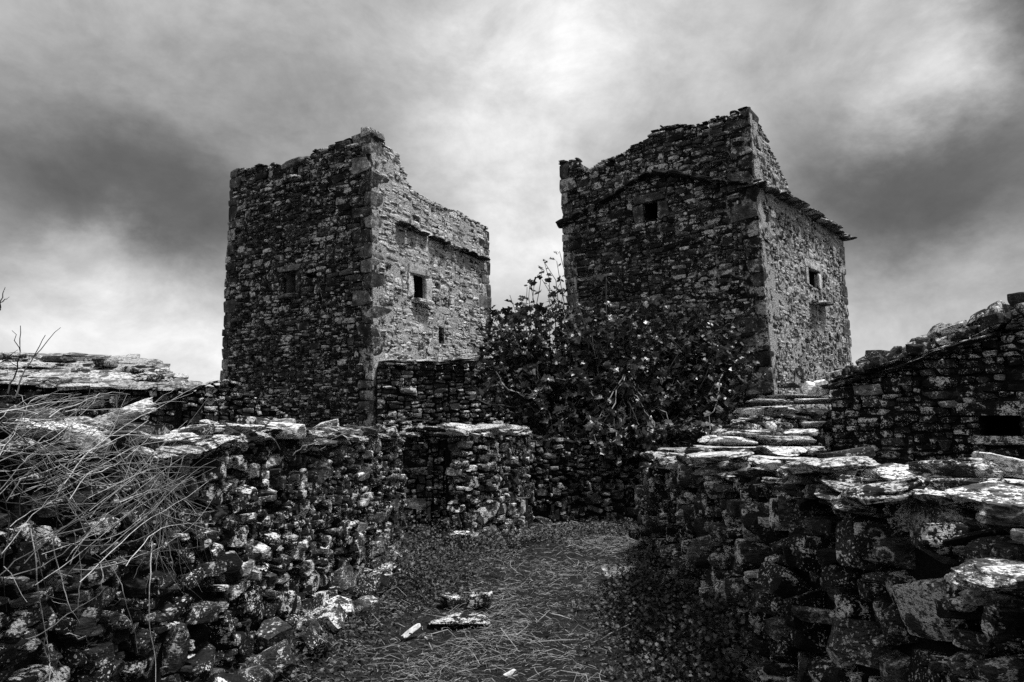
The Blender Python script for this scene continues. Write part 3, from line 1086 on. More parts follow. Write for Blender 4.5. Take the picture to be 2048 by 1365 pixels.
wall_core('rubble_fill', Face([(rc0.x, rc0.y), (rc1.x, rc1.y)], None, 0, 1.6), lambda s: 1.45, 0.0, 0.3, 0.10, M_FILL, WI, drop=0.0)  # unseen return, added to keep the sun out of the doorway
FJW = Face([(p.x, p.y) for p in pJ], None, 0, 1.6, batter=0.03)
topJ = FJW.profile([(1050, 874), (1130, 878), (1250, 872), (1420, 866)])
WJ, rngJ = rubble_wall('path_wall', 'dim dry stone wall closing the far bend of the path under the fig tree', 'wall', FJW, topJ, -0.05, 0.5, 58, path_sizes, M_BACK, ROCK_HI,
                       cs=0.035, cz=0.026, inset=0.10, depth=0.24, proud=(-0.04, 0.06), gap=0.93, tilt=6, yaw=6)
coping(FIW, topI, WI, rng, M_CAP, SLAB_HI, 0.0, FIW.L, (0.2, 0.5), (0.35, 0.55), (0.05, 0.10), tilt=4, layers=2, out=0.10)


def big_sizes(rng, z):
    r = rng.random()
    if r < 0.30:
        return rng.uniform(0.26, 0.50), rng.uniform(0.13, 0.25)
    if r < 0.6:
        return rng.uniform(0.14, 0.28), rng.uniform(0.08, 0.15)
    return rng.uniform(0.06, 0.15), rng.uniform(0.04, 0.09)


FRW = Face([(1.22, 7.0), (1.42, 3.2), (1.50, 0.6)], None, 0, 1.35, batter=0.05)
topR0 = FRW.profile([(1262, 912), (1400, 925), (1500, 938), (1600, 962), (1750, 985), (1900, 1010), (2048, 1040)])
topR = lambda s: min(1.36, topR0(s)) - 0.06
WR, rng = rubble_wall('path_wall', 'dark lichen spotted dry stone wall with pale slabs along the right of the path', 'wall', FRW, topR, -0.05, 0.62, 61, big_sizes, M_NEAR_R, ROCK_HI,
                      cs=0.03, cz=0.024, inset=0.13, depth=0.30, proud=(-0.06, 0.09), gap=0.90, tilt=9, yaw=10, wob=0.06)
for (o_, l_, wr_, dr_, mt_) in [(0.08, 0.0, (0.14, 0.38), (0.24, 0.36), M_CAP_DARK), (-0.24, 0.0, (0.18, 0.45), (0.28, 0.42), M_CAP), (-0.46, 0.0, (0.2, 0.5), (0.28, 0.42), M_CAP),
                                (0.03, 0.05, (0.14, 0.36), (0.2, 0.34), M_CAP_DARK), (-0.25, 0.055, (0.16, 0.42), (0.2, 0.36), M_CAP), (-0.1, 0.09, (0.2, 0.9), (0.14, 0.3), M_NEAR_R)]:
    coping(FRW, topR, WR, rng, mt_, SLAB_HI, 0.0, FRW.L, wr_, dr_, (0.035, 0.085), tilt=5, layers=1, pitch=6, out=o_, lift=l_, skip=(lambda s_: rng.random() < (0.6 if l_ > 0.08 else 0.15)))
for (px, py, Y, sz, tl, yw, pt, vi, mt, nm) in [
        (1850, 962, 2.75, (0.36, 0.30, 0.08), 8, 24, 8, 2, M_CAP, 'coping_slab'), (1660, 930, 3.45, (0.55, 0.4, 0.07), -3, -10, 4, 5, M_CAP, 'coping_slab'),
        (2010, 1000, 2.25, (0.28, 0.26, 0.06), 6, 18, 8, 7, M_CAP, 'coping_slab'), (1560, 928, 4.1, (0.42, 0.4, 0.07), 3, 14, -5, 9, M_CAP, 'coping_slab'),
        (2030, 1150, 1.98, (0.22, 0.30, 0.05), 3, 0, 5, 3, M_CAP_DARK, 'projecting_slab'), (1440, 914, 4.9, (0.45, 0.4, 0.06), 0, 5, 3, 11, M_CAP, 'coping_slab'),
        (1760, 985, 2.75, (0.34, 0.3, 0.08), -6, -12, 10, 4, M_NEAR_R, 'coping_slab'), (1930, 945, 2.7, (0.3, 0.3, 0.07), -8, 20, -8, 6, M_CAP, 'coping_slab')]:
    uu, nn = FRW.un(FRW.hit(min(px, 2040), 1000)[0], 1.2)
    box_stone(nm, SLAB_HI, vi, mt, WR, at(px, py, Y), uu, nn, sz, rng, tl, yw, pt)
# wall end facing down the path
FRE = Face([(1.75, 7.45), (1.24, 7.02)], None, 0, 1.35)
cells = pack(FRE, lambda s: topR(0.0), -0.05, 0.03, 0.024, big_sizes, rng)
lay(FRE, cells, WR, ROCK_HI, M_NEAR_R, rng, 0.26, (-0.03, 0.05), 0.97, 7, 7, 0.04, limit=0, stuff_name='end_masonry')

# ------------------------------------------------------------------ stepped slab stair behind the right wall
rngS = random.Random(71)
ST = thing('stone_stair', 'stepped stack of flat slabs rising beside the shed on the right', 'stair', at(1500, 900, 8.6) * 1.0)
ST.location.z = 0.0
steps = [  # px left, px right, py of the top, depth Y, thickness in m
    (1330, 1500, 898, 8.1, 0.10), (1400, 1660, 893, 8.3, 0.12), (1425, 1640, 872, 8.5, 0.12), (1455, 1630, 858, 8.7, 0.10),
    (1470, 1650, 842, 8.9, 0.12), (1488, 1618, 812, 9.1, 0.15), (1620, 1690, 818, 9.0, 0.10), (1505, 1600, 798, 9.4, 0.07), (1560, 1670, 790, 9.5, 0.06), (1600, 1690, 797, 9.2, 0.06)]
for (x0, x1, yt, Y, th) in steps:
    a, b = at(x0, yt, Y), at(x1, yt, Y)
    x = a.x
    top_z = a.z
    while x < b.x - 0.05:
        w = min(rngS.uniform(0.5, 0.95), b.x - x)
        if b.x - x - w < 0.2:
            w = b.x - x
        dp = rngS.uniform(0.75, 1.0)
        P = Vector((x + w / 2, Y + dp / 2 - 0.1, top_z - th / 2))
        add('step_slab', SLAB_HI.mesh(rngS.randrange(12), M_CAP), ST,
            frame(P, Vector((1, 0, 0)), Vector((0, -1, 0)), (w * 1.05, dp, th), math.radians(rngS.gauss(0, 1.5)), math.radians(rngS.gauss(0, 5)), math.radians(rngS.gauss(0, 1.5))))
        x += w
FST = Face([(at(1345, 900, 8.6).x, 8.55), (at(1690, 900, 9.2).x, 9.1)], None, 0, 2.2)
topST = FST.profile([(1290, 912), (1400, 900), (1430, 880), (1470, 860), (1490, 835), (1690, 815)])
wall_core('rubble_fill', FST, topST, 0.0, 0.45, 0.04, M_FILL, ST, drop=0.04)
cells = pack(FST, topST, 1.0, 0.04, 0.03, big_sizes, rngS)
lay(FST, cells, ST, ROCK_HI, M_NEAR_R, rngS, 0.24, (0.0, 0.08), 0.97, 6, 6, 0.04, limit=60)

# ------------------------------------------------------------------ shed at the right with sloping slab verge
rngP = random.Random(81)
S0, S1 = at(1662, 850, 8.9), at(2300, 850, 6.9)
FSH = Face([(S0.x, S0.y), (S1.x, S1.y)], None, 0, 3.2)
topS = FSH.profile([(1662, 775), (1700, 765), (1800, 738), (1900, 705), (2000, 668), (2048, 648), (2200, 600)])
SH = thing('stone_shed', 'dark stone shed on the right with a sloping slab roof and a small window', 'shed', FSH.pos(FSH.L / 2, 0))
hS, cS = window(FSH, (1957, 832, 2040, 872), SH, M_SHED, rngP, lh=0.16, sill=True, jambs=(False, False), sill_out=0.08)
wall_core('rubble_fill', FSH, topS, 0.0, 0.5, 0.05, M_FILL, SH, [hS], drop=0.05)


def shed_sizes(rng, z):
    r = rng.random()
    if r < 0.15:
        return rng.uniform(0.30, 0.50), rng.uniform(0.10, 0.16)
    return rng.uniform(0.12, 0.34), rng.uniform(0.05, 0.11)


cells = pack(FSH, topS, 1.0, 0.04, 0.028, shed_sizes, rngP, [cS])
lay(FSH, cells, SH, ROCK_HI, M_SHED, rngP, 0.24, (-0.02, 0.05), 0.97, 3, 4, 0.03, limit=300)
for k in range(3):
    coping(FSH, lambda s: topS(min(s, FSH.L)), SH, rngP, M_SHED, SLAB_HI, -0.1, FSH.L, (0.4, 0.9), (0.5, 0.7), (0.04, 0.07), tilt=1.5, pitch=2, out=0.14 - k * 0.5, name='roof_slab', lift=0.01)
coping(FSH, lambda s: topS(min(s, FSH.L)), SH, rngP, M_SHED, SLAB_HI, 0.0, FSH.L, (0.35, 0.8), (0.5, 0.7), (0.04, 0.07), tilt=2, pitch=2, out=0.10, name='roof_slab', lift=0.07)
# closing walls and ceiling so that the window looks into a dark room
uS, nS = FSH.un(1.0, 2)
pv = []
for s, bk in ((0.06, 0.1), (FSH.L - 0.06, 0.1), (FSH.L - 0.06, 2.6), (0.06, 2.6)):
    p = FSH.pos(s, topS(s) - 0.1) - nS * bk
    pv.append(p)
pv += [Vector((p.x, p.y, 0)) for p in pv]
add('roof_deck', mesh_np('roof_deck', np.array([p[:] for p in pv]), np.array([(0, 1, 2, 3), (1, 5, 6, 2), (2, 6, 7, 3), (3, 7, 4, 0)]).ravel(), np.full(4, 4), M_FILL), SH)

# ------------------------------------------------------------------ loose stones
def loose(label, px, py, Y, size, mat, seed, rset=BOULDER, name='loose_stone', group=None, tilt=0, cat='stone', yaw=0, pitch=0):
    r = random.Random(seed)
    P = at(px, py, Y)
    M = frame(P, Vector((1, 0, 0)), Vector((0, -1, 0)), size, math.radians(tilt), math.radians(yaw), math.radians(pitch))
    o = add(name, rset.mesh(seed % len(rset.V), mat), None, M)
    tag(o, label, cat, group, 'thing')
    return o


def shedY(px):
    return 8.9 - (px - 1662) / (2300 - 1662) * 2.0


roof_stones = [  # px, py of the centre, width m, height m, tilt, what sets it apart
    (1712, 736, 0.20, 0.13, 10, 'flat dark stone at the low end of the shed roof edge'),
    (1738, 718, 0.17, 0.17, -20, 'second loose stone up from the low end of the shed roof'),
    (1757, 706, 0.26, 0.16, 8, 'squarish dark block third from the low end of the shed roof'),
    (1790, 703, 0.20, 0.17, 30, 'upright angular stone leaning beside the squarish block on the shed roof'),
    (1803, 714, 0.24, 0.17, -25, 'rounded pale flecked stone lying below the upright one on the shed roof'),
    (1820, 690, 0.24, 0.14, -30, 'fifth stone up the shed roof, tilted like a wedge'),
    (1848, 676, 0.34, 0.15, -14, 'broad flat topped stone halfway along the shed roof edge'),
    (1882, 656, 0.24, 0.17, -30, 'small pointed stone perched above the middle of the shed roof'),
    (1912, 650, 0.44, 0.16, -12, 'longest loose slab lying along the shed roof edge'),
    (1955, 636, 0.24, 0.16, -35, 'tilted thin stone between the long slab and the big boulder on the shed roof'),
    (1992, 620, 0.22, 0.20, -40, 'rounded black boulder standing on the upper shed roof'),
    (2020, 622, 0.26, 0.17, 25, 'smooth dark stone touching the rounded black boulder on the shed roof'),
    (2046, 600, 0.24, 0.24, 10, 'highest loose stone on the shed roof, cut by the right picture edge'),
    (1975, 650, 0.28, 0.12, -15, 'pale spotted stone lying under the upper boulders of the shed roof'),
]
for k, (px, py, w, h, tl, lab) in enumerate(roof_stones):
    tl = tl - 14 if k == 12 else tl
    loose(lab, px, py + 9, shedY(px) + 0.12, (w * 1.1, 0.26, h * 1.15), M_LOOSE, 3 * k + 1, rset=ROCK_HI, group='loose stones holding down the shed roof', tilt=tl, yaw=k * 37 % 50)
rq = random.Random(9)
for k in range(34):
    ss_ = 0.1 + k * 0.083
    hh = rq.uniform(.09, .16)
    P = FSH.pos(ss_, topS(ss_) + 0.10 + hh * 0.42) - nS * rq.uniform(0.0, 0.22)
    o = add('wedge_stone', ROCK_HI.mesh(rq.randrange(26), M_LOOSE), None,
            frame(P, uS, nS, (rq.uniform(.13, .26), 0.22, hh), rq.uniform(-.6, .3), rq.uniform(-.7, .7)))
    tag(o, 'small angular stone wedged under the larger loose stones along the shed roof edge', 'stone', 'small stones wedged along the shed roof edge', 'thing')
loose('rounded flat stone on the house roof ridge, nearest the left picture edge', 20, 714, 13.6, (0.55, 0.4, 0.16), M_LOOSE, 2, group='weight stones on the house roof', name='weight_stone', tilt=3)
loose('long oval stone in the middle of the house roof ridge', 120, 719, 13.6, (0.62, 0.4, 0.14), M_LOOSE, 5, group='weight stones on the house roof', name='weight_stone')
loose('squat oval stone on the house roof ridge, nearest the left tower', 211, 725, 13.4, (0.42, 0.4, 0.19), M_LOOSE, 7, group='weight stones on the house roof', name='weight_stone')
loose('low dark stone at the falling end of the house roof', 265, 741, 13.2, (0.36, 0.3, 0.14), M_LOOSE, 8, group='weight stones on the house roof', name='weight_stone', tilt=12)
loose('dark round stone on the last slab of the house roof', 312, 757, 12.9, (0.26, 0.3, 0.16), M_LOOSE, 4, group='weight stones on the house roof', name='weight_stone')
loose('bright white quartz stone leaning on the top of the slab stair', 1621, 777, 9.1, (0.17, 0.15, 0.19), M_WHITE, 6, group='white stones on the slab stair', name='quartz_stone', tilt=20)
loose('squarer white stone beside the shed roof on top of the slab stair', 1644, 776, 9.1, (0.17, 0.15, 0.22), M_WHITE, 9, rset=ROCK_HI, group='white stones on the slab stair', name='quartz_stone', tilt=-4)
loose('dark flat stone behind the white stones at the foot of the right tower', 1578, 772, 9.9, (0.30, 0.25, 0.08), M_LOOSE, 1, rset=SLAB_HI)
loose('pale angular block on the right path wall at the right picture edge', 2008, 930, 2.65, (0.18, 0.17, 0.085), M_CAP, 7, rset=BOULDER, tilt=8, yaw=25)
loose('dark pyramid shaped stone lying on the right path wall', 1690, 914, 3.75, (0.26, 0.2, 0.09), M_LOOSE, 2, rset=ROCK_HI, tilt=-6)
loose('long tilted slab sticking up on the left path wall behind the brambles', 245, 832, 3.15, (0.30, 0.2, 0.075), M_CAP, 4, rset=SLAB_HI, tilt=-20, pitch=14, name='tilted_slab', cat='slab')
loose('pale broken block among the brambles below the tilted slab', 178, 880, 2.75, (0.13, 0.14, 0.075), M_CAP, 5, rset=ROCK_HI, tilt=20)
loose('upright dark stone standing on the left path wall', 495, 851, 4.35, (0.11, 0.12, 0.12), M_LOOSE, 3, rset=ROCK_HI, tilt=-4)
loose('large block with a pale top on the left path wall', 565, 862, 4.7, (0.30, 0.26, 0.11), M_CAP, 11, rset=ROCK_HI, tilt=3)
loose('dark wedge shaped block on the left path wall beside the upright stone', 445, 868, 4.05, (0.20, 0.22, 0.11), M_NEAR_L, 14, rset=ROCK_HI, tilt=-12)
loose('flat white stone lying at the end of the right path wall', 1240, 1143, 6.9, (0.36, 0.30, 0.07), M_WHITE, 3, rset=SLAB_HI)
loose('thin dark slab lying on the path near the splintered wood', 920, 1240, 5.75, (0.50, 0.3, 0.05), M_NEAR_L, 6, rset=SLAB_HI)
loose('dark angular rubble stone with a pale edge in the path weeds', 958, 1200, 6.25, (0.26, 0.2, 0.12), M_NEAR_L, 7, rset=ROCK_HI, tilt=-8)
loose('dark rubble stone left of the pale edged one in the path weeds', 905, 1203, 6.25, (0.24, 0.2, 0.10), M_NEAR_L, 12, rset=ROCK_HI, tilt=10)
loose('small round grey pebble on the path beside the splintered wood', 858, 1278, 5.25, (0.07, 0.06, 0.045), M_LOOSE, 6)
loose('pale stone slab half buried at the foot of the rounded wall end', 925, 1068, 8.6, (0.32, 0.3, 0.05), M_CAP, 8, rset=SLAB_HI)
loose('pale splintered piece of wood lying on the path', 822, 1262, 5.42, (0.17, 0.05, 0.04), M_WOOD, 5, rset=ROCK_HI, name='wood_splinter', cat='wood', tilt=-28, yaw=35)
loose('short weathered stick at the near end of the path', 1020, 1346, 4.55, (0.09, 0.035, 0.02), M_WOOD, 9, rset=ROCK_HI, name='wood_stick', cat='wood', tilt=-20, yaw=30)
rr = random.Random(5)
for k in range(16):   # rubble fallen from the left wall
    Y = 3.7 + k * 0.24
    x = left_x(Y) + rr.uniform(0.02, 0.22)
    z = ground_h(x, Y) + rr.uniform(0.02, 0.09)
    sz = (rr.uniform(0.16, 0.34), rr.uniform(0.14, 0.26), rr.uniform(0.10, 0.20))
    M = frame(Vector((x, Y, z)), Vector((1, 0, 0)), Vector((0, -1, 0)), sz, rr.uniform(-.5, .5), rr.uniform(-1, 1), rr.uniform(-.4, .4))
    o = add('fallen_stone', ROCK_HI.mesh(rr.randrange(26), M_NEAR_R), None, M)
    tag(o, 'dark fallen stone in the rubble at the foot of the left path wall', 'stone', 'stones fallen along the foot of the left path wall')

# ------------------------------------------------------------------ tubes, leaves
def tube_mesh(name, pts, r0, r1, mat, sides=5, rnd=None):
    V, Fq = [], []
    n = len(pts)
    for i, p in enumerate(pts):
        d = (pts[min(i + 1, n - 1)] - pts[max(i - 1, 0)]).normalized()
        a = d.orthogonal().normalized()
        b = d.cross(a)
        r = r0 + (r1 - r0) * i / (n - 1)
        for k in range(sides):
            t = 2 * math.pi * k / sides
            V.append((p + (a * math.cos(t) + b * math.sin(t)) * r)[:])
    for i in range(n - 1):
        for k in range(sides):
            k2 = (k + 1) % sides
            Fq.append((i * sides + k, i * sides + k2, (i + 1) * sides + k2, (i + 1) * sides + k))
    return mesh_np(name, np.array(V), np.array(Fq).ravel(), np.full(len(Fq), 4), mat, smooth=True)


def curve_pts(a, b, sag, n, rng, jit):
    pts = []
    for i in range(n + 1):
        t = i / n
        p = a.lerp(b, t) + sag * (4 * t * (1 - t)) * 0.5
        if 0 < i:
            p = p + Vector((rng.gauss(0, jit), rng.gauss(0, jit), rng.gauss(0, jit)))
        pts.append(p)
    return pts


def leaf_shape(lobed, seed):
    """a folded blade; stalk at the origin, tip along +x"""
    r = random.Random(seed)
    if lobed:
        out = [(0, 0), (0.10, 0.22), (0.05, 0.45), (0.30, 0.40), (0.42, 0.24), (0.55, 0.46), (0.72, 0.36), (0.78, 0.18), (1.0, 0.0)]
    else:
        out = [(0, 0), (0.15, 0.22), (0.40, 0.34), (0.70, 0.26), (1.0, 0.0)]
    V, n = [], len(out)
    for (x, y) in out:
        V.append((x, 0, -0.18 * x * x))
    for sd in (1, -1):
        for (x, y) in out[1:-1]:
            V.append((x + r.uniform(-.04, .04), sd * y, 0.22 * y - 0.22 * x * x + r.uniform(-.05, .05)))
    Fq = []
    m = n - 2
    for sd in range(2):
        o = n + sd * m
        e = [0] + [o + i for i in range(m)] + [n - 1]
        for i in range(n - 1):
            q = [i, i + 1, e[i + 1], e[i]]
            q = [x for j, x in enumerate(q) if x not in q[:j]]
            Fq.append(tuple(q if sd == 1 else q[::-1]))
    return np.array(V, dtype=np.float32), Fq


class LeafSet:
    def __init__(self, name, lobed, count, seed, mat):
        self.L = [leaf_shape(lobed, seed + i) for i in range(count)]
        self.mat, self.name, self.me = mat, name, {}

    def mesh(self, i):
        if i not in self.me:
            V, Fq = self.L[i]
            self.me[i] = mesh_np(self.name, V, np.array([x for f in Fq for x in f]), np.array([len(f) for f in Fq]), self.mat)
        return self.me[i]

    def joined(self, name, items):
        Vs, fl, lt, R, off = [], [], [], [], 0
        for i, M, r in items:
            V, Fq = self.L[i]
            Vs.append(V @ M[:3, :3].T + M[:3, 3])
            for f in Fq:
                fl.extend(x + off for x in f)
                lt.append(len(f))
            R.append(np.full(len(V), r))
            off += len(V)
        return mesh_np(name, np.concatenate(Vs), np.array(fl), np.array(lt), self.mat, np.concatenate(R))


def leaf_matrix(P, d, size, rng, up=0.7):
    nrm = (Vector((rng.gauss(0, .65), rng.gauss(0, .65), up))).normalized()
    x = (d - nrm * d.dot(nrm))
    if x.length < 1e-3:
        x = nrm.orthogonal()
    x.normalize()
    y = nrm.cross(x)
    R = Matrix((x, y, nrm)).transposed().to_4x4()
    return Matrix.Translation(P) @ R @ Matrix.Diagonal((size, size, size, 1))


# ------------------------------------------------------------------ fig tree between the towers
rngF = random.Random(91)
fig_base = at(1235, 900, 12.95)
fig_base.z = 0.0
FIG = thing('fig_tree', 'dark spreading fig tree with big lobed leaves between the two towers', 'tree', fig_base)
LEAF = LeafSet('leaf', True, 5, 900, M_LEAF)
FIG_LOW = [(1060, 830), (1120, 900), (1200, 930), (1300, 925), (1400, 880), (1440, 830)]
outline = [(935, 740), (965, 640), (1010, 585), (1060, 545), (1115, 500), (1180, 515), (1260, 540), (1340, 560), (1430, 590), (1500, 640), (1535, 700), (1520, 770),
           (1470, 850), (1400, 890), (1300, 915), (1200, 915), (1110, 890), (1040, 835), (950, 790)]


def inside(x, y, poly):
    c = False
    for i in range(len(poly)):
        (x1, y1), (x2, y2) = poly[i], poly[i - 1]
        if (y1 > y) != (y2 > y) and x < (x2 - x1) * (y - y1) / (y2 - y1) + x1:
            c = not c
    return c


stems = []
for k in range(7):
    tgt = at(1060 + k * 65, 740 + 25 * math.sin(k * 2.1), 12.6 + 0.5 * math.sin(k * 1.7))
    b0 = fig_base + Vector((rngF.uniform(-.25, .25), rngF.uniform(-.2, .2), -0.05))
    pts = curve_pts(b0, tgt, Vector((0, 0, -0.25)), 9, rngF, 0.03)
    add('trunk', tube_mesh('trunk', pts, 0.085, 0.035, M_TRUNK, 7), FIG)
    stems.append(pts)
leaves = []
tips = []
ntip = 0
while ntip < 600:
    x, y = rngF.uniform(930, 1540), rngF.uniform(495, 915)
    if not inside(x, y, outline):
        continue
    if (y < 600 and rngF.random() < 0.5) or (x > 1130 and y < 640 and rngF.random() < 0.5):
        continue
    ntip += 1
    Y = rngF.uniform(11.9, 13.5) if y < 720 else rngF.uniform(11.5, 13.0) if y < 850 else rngF.uniform(10.9, 12.0)
    tip = at(x, y, Y)
    st = min(stems, key=lambda p: (p[-1] - tip).length + rngF.uniform(0, 0.8))
    a = st[rngF.randrange(4, len(st))]
    sag = Vector((0, 0, -0.35 if y > 640 else -0.15)) * (tip - a).length * 0.5
    pts = curve_pts(a, tip, sag, 8, rngF, 0.035)
    r0 = 0.007 + 0.004 * (tip - a).length
    tips.append((Y, pts, r0, M_TRUNK if rngF.random() < 0.5 else M_BARK))
    nl = rngF.randrange(13, 20) if y > 600 else rngF.randrange(4, 9)
    for j in range(nl):
        t = 1 - 0.55 * rngF.random() ** 1.5
        i = min(7, int(t * 8))
        p = pts[i].lerp(pts[i + 1], t * 8 - i)
        d = (pts[i + 1] - pts[i]).normalized() + Vector((rngF.gauss(0, .8), rngF.gauss(0, .8), rngF.gauss(-0.15, .5)))
        d.normalize()
        leaves.append((leaf_matrix(p + d * 0.05, d, rngF.uniform(0.07, 0.17), rngF), rngF.randrange(5), rngF.random(), p.y))
for (x0, y0, x1, y1, Y) in [(1030, 800, 935, 760, 12.2), (1080, 800, 960, 800, 12.1), (1050, 790, 990, 745, 12.0), (1100, 820, 1000, 815, 12.2), (1230, 850, 1310, 890, 12.0),
                            (1250, 840, 1400, 860, 12.0), (1280, 850, 1390, 830, 11.9), (1150, 850, 1120, 900, 12.1), (1320, 840, 1450, 880, 12.1), (1200, 860, 1220, 905, 11.9),
                            (1100, 760, 1040, 790, 11.9), (1180, 790, 1240, 770, 11.8), (1330, 870, 1345, 905, 12.0), (1060, 830, 960, 850, 12.1)]:
    pts = curve_pts(at(x0, y0, Y + 0.1), at(x1, y1, Y - 0.7), Vector((0, 0, -0.25)), 9, rngF, 0.02)
    add('branch', tube_mesh('branch', pts, 0.022, 0.006, M_BARK, 5), FIG)
tips.sort(key=lambda t: t[0])
for Y, pts, r0, mt in tips[:280]:
    add('branch', tube_mesh('branch', pts, r0, 0.005, mt, 5), FIG)
tv, tf = [], []
for Y, pts, r0, mt in tips[280:]:
    me = tube_mesh('branch', pts, r0, 0.005, None, 5)
    o_ = len(tv)
    tv += [v.co[:] for v in me.vertices]
    tf += [[o_ + i for i in p.vertices] for p in me.polygons]
    bpy.data.meshes.remove(me)
o = add('inner_branches', mesh_np('inner_branches', np.array(tv), np.array(tf).ravel(), np.full(len(tf), 4), M_TRUNK, smooth=True), FIG)
o['kind'] = 'stuff'
leaves.sort(key=lambda t: t[3])
for M, vi, r, _ in leaves[:300]:
    add('leaf', LEAF.mesh(vi), FIG, M)
o = add('crown', LEAF.joined('crown', [(vi, np.array(M), r) for M, vi, r, _ in leaves[300:]]), FIG)
o['kind'] = 'stuff'

# ------------------------------------------------------------------ dry brambles over the left wall
rngB = random.Random(101)
BR = thing('bramble_bush', 'tangle of pale leafless bramble canes hanging over the left path wall', 'bush', (-1.75, 2.4, 0.0))


def wallY(px):
    k = (px - CX) / F
    lo_, hi_ = 0.5, 7.8
    for _ in range(40):                       # where the sight line meets the wall face
        m_ = (lo_ + hi_) / 2
        if k * m_ > left_x(m_):
            lo_ = m_
        else:
            hi_ = m_
    return lo_


def cane(x0, y0, x1, y1, bend, r=0.006, off0=0.15, off1=0.2, mat=M_TWIG, fork=True, jit=3.0):
    n = 12
    pts = []
    dx, dy = x1 - x0, y1 - y0
    L = math.hypot(dx, dy)
    nxn, nyn = -dy / L, dx / L
    ph = rngB.uniform(0, 6)
    for i in range(n + 1):
        t = i / n
        w = 4 * t * (1 - t) * bend
        x = x0 + dx * t + nxn * w + math.sin(ph + t * 9) * jit
        y = y0 + dy * t + nyn * w + math.cos(ph + t * 7) * jit
        x, y = x + rngB.gauss(0, 1.1), y + rngB.gauss(0, 1.1)
        Y = max(1.5, wallY(x) - (off0 + (off1 - off0) * t) - 0.05 * math.sin(ph + 5 * t))
        pts.append(at(x, y, Y))
    add('cane', tube_mesh('cane', pts, r, r * 0.35, mat, 5), BR)
    if fork:
        for _ in range(rngB.choice((0, 0, 1, 1, 1, 2))):
            i = rngB.randrange(3, n - 1)
            d = (pts[i + 1] - pts[i]).normalized()
            e = d * rngB.uniform(.04, .15) + Vector((rngB.gauss(0, .05), rngB.gauss(0, .03), rngB.gauss(0, .05)))
            q = curve_pts(pts[i], pts[i] + e, Vector((0, 0, 0)), 4, rngB, 0.004)
            add('twig', tube_mesh('twig', q, r * 0.55, r * 0.25, mat, 4), BR)


for k in range(105):      # dense weave near the wall top
    x0 = rngB.uniform(-60, 150)
    y0 = rngB.uniform(815, 1010)
    x1 = x0 + rngB.uniform(60, 300)
    y1 = max(790, y0 + rngB.gauss(-5, 115))
    cane(x0, y0, min(x1, 430), y1, rngB.gauss(0, 22), rngB.uniform(0.0009, 0.0021), rngB.uniform(.03, .4), rngB.uniform(.03, .3))
for k in range(60):      # bundle running down to the right from the knot
    x0, y0 = rngB.gauss(262, 34), rngB.gauss(925, 30)
    x1, y1 = rngB.uniform(300, 445), rngB.uniform(1000, 1200)
    cane(x0, y0, x1, y1, rngB.gauss(0, 18), rngB.uniform(0.0010, 0.0021), .12, rngB.uniform(.05, .25))
for k in range(44):      # canes rising right from lower left
    x0, y0 = rngB.uniform(-20, 260), rngB.uniform(940, 1180)
    x1, y1 = x0 + rngB.uniform(150, 330), y0 - rngB.uniform(40, 230)
    cane(x0, y0, min(x1, 430), y1, rngB.gauss(0, 25), rngB.uniform(0.0011, 0.0022), rngB.uniform(.1, .45), rngB.uniform(.1, .35))
for (x0, y0, x1, y1, bd) in [(60, 1030, 130, 1255, 12), (20, 1020, 10, 1220, 5), (110, 1060, 160, 1250, 14), (205, 1110, 272, 1303, -16), (55, 1275, 205, 1175, 10),
                             (50, 1276, 110, 1365, -26), (90, 1270, 105, 1340, 5), (200, 1120, 210, 1210, 0), (240, 960, 215, 1110, -10), (280, 1030, 270, 1160, -12),
                             (330, 1030, 365, 1190, 8), (300, 1080, 312, 1365, 6), (58, 1060, 100, 1365, -5), (130, 1270, 170, 1278, -4), (230, 985, 205, 1095, -14),
                             (170, 1110, 350, 1080, 28), (90, 920, 130, 1060, 10), (150, 1060, 155, 1240, -8)]:
    cane(x0, y0, x1, y1, bd, rngB.uniform(0.0018, 0.0028), .15, .2)
for (x0, y0, x1, y1, bd) in [(14, 790, 42, 655, 8), (28, 800, 92, 672, -6), (-12, 640, 8, 574, 4), (-30, 740, 34, 702, 3)]:
    cane(x0, y0, x1, y1, bd, 0.003, .2, .2, M_DARKTWIG, True, 1.5)

# dry stalks caught on the left wall top further along
STK = thing('dry_stalk_clump', 'thin dry stalks caught on top of the left path wall below the tower', 'plant', (-1.4, 6.4, 1.5))
rngK = random.Random(103)
for (x0, y0, x1, y1) in [(610, 905, 690, 860), (640, 900, 700, 868), (780, 855, 830, 832), (790, 860, 838, 828), (770, 850, 860, 842), (585, 912, 640, 886), (560, 900, 530, 870), (700, 905, 730, 880)]:
    Y = wallY(min(x0, 800)) - 0.1
    q = curve_pts(at(x0, y0, Y), at(x1, y1, Y - 0.05), Vector((0, 0, 0.05)), 7, rngK, 0.006)
    add('stalk', tube_mesh('stalk', q, 0.004, 0.002, M_TWIG, 4), STK)

# ------------------------------------------------------------------ path litter and weeds
rngL = np.random.RandomState(7)


def in_path(x, y):
    return left_x(y) - 0.05 < x < right_x(y) + 0.05


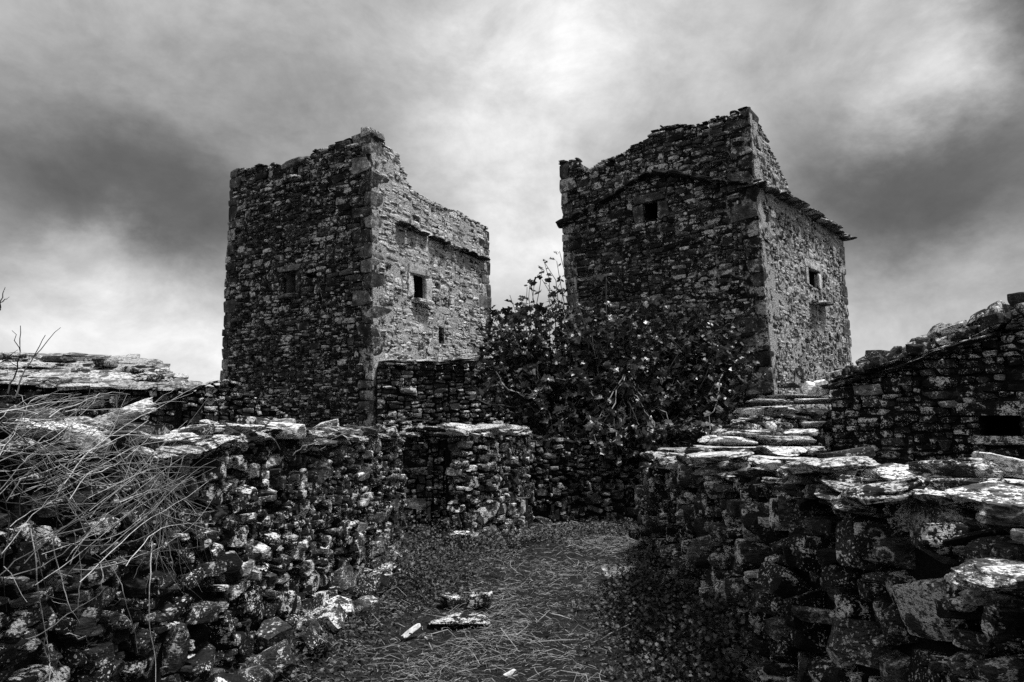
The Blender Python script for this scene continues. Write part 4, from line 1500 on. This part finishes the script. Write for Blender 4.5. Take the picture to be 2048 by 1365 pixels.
V, Fl, R = [], [], []
n = 0
while n < 34000:
    y = 3.4 + 8.0 * rngL.rand() ** 1.2
    x = rngL.uniform(-2.6, 2.3)
    if not in_path(x, y):
        continue
    if mn.noise(Vector((x * 1.6, y * 1.1, 5.5))) + rngL.normal(0, 0.40) < -0.05:
        continue
    n += 1
    z = ground_h(x, y) + rngL.uniform(0.003, 0.03)
    big = rngL.rand() < 0.08
    L = rngL.uniform(0.12, 0.34) if big else rngL.uniform(0.025, 0.10)
    w = (rngL.uniform(0.0011, 0.0024) if big else rngL.uniform(0.0007, 0.0019)) * (0.55 + 0.09 * y)
    a = rngL.normal(0.1, 0.75)
    p = rngL.normal(0, 0.22)
    d = np.array([math.cos(a) * math.cos(p), math.sin(a) * math.cos(p), math.sin(p)])
    s = np.array([-math.sin(a), math.cos(a), rngL.normal(0, .5)]) * w
    c = np.array([x, y, z])
    k = np.array([rngL.normal(0, .12), rngL.normal(0, .12), abs(rngL.normal(0, .10))]) * L
    b = len(V)
    for t, e in ((-.5, 0.0), (0.0, 1.0), (.5, 0.0)):
        q = c + d * L * t + k * e
        V += [q - s, q + s]
    Fl += [(b, b + 1, b + 3, b + 2), (b + 2, b + 3, b + 5, b + 4)]
    r = rngL.rand() ** 1.5
    R += [r] * 6
o = add('dry_stalk_litter', mesh_np('dry_stalk_litter', np.array(V), np.array(Fl).ravel(), np.full(len(Fl), 4), M_LITTER, np.array(R)))
tag(o, 'pale dry stalks and twigs strewn over the path', 'litter', kind='stuff')

WEED = LeafSet('weed', True, 4, 950, M_WEED)


def weeds(name, label, count, sampler, hmax, size, seed):
    r = random.Random(seed)
    items = []
    for k in range(count):
        x, y, hh = sampler(r)
        z = ground_h(x, y) + r.uniform(0.0, hmax) * hh
        d = Vector((r.gauss(0, 1), r.gauss(0, 1), r.gauss(.2, .5))).normalized()
        items.append((r.randrange(4), np.array(leaf_matrix(Vector((x, y, z)), d, r.uniform(*size), r, 0.8)), r.random()))
    o = add(name, WEED.joined(name, items))
    return tag(o, label, 'plants', kind='stuff')


def s_left(r):
    t = r.random()
    y = 6.2 + 3.0 * t
    x = (835 + 190 * t * r.random() + r.gauss(0, 50) - CX) / F * y
    return x, y, math.exp(-((r.random()) ** 2)) * (0.5 + r.random())


def s_right(r):
    y = 3.9 + 2.6 * r.random()
    base = right_x(y)
    x = base - abs(r.gauss(0, 0.30)) - 0.03
    return x, y, max(0.1, 1 - (base - x) / 0.7)


def s_foot(r):
    y = 4.0 + 3.7 * r.random()
    base = left_x(y)
    x = base + abs(r.gauss(0, 0.26)) + 0.05
    return x, y, 0.6


def s_back(r):
    t = r.random()
    px = 960 + 300 * t
    y = 8.9 + 1.6 * t + r.gauss(0, .2)
    return (px - CX) / F * y, y, 0.8


weeds('ivy_patch', 'low ivy and weeds in front of the blocked doorway', 7500, s_left, 0.42, (0.012, 0.034), 1)
weeds('weed_patch', 'low leafy weeds at the foot of the right path wall', 7500, s_right, 0.50, (0.012, 0.036), 2)
weeds('weed_fringe', 'sparse weeds along the foot of the left path wall', 2600, s_foot, 0.16, (0.012, 0.035), 3)
weeds('weed_bank', 'weeds at the far bend of the path below the dark wall', 2600, s_back, 0.24, (0.015, 0.04), 4)
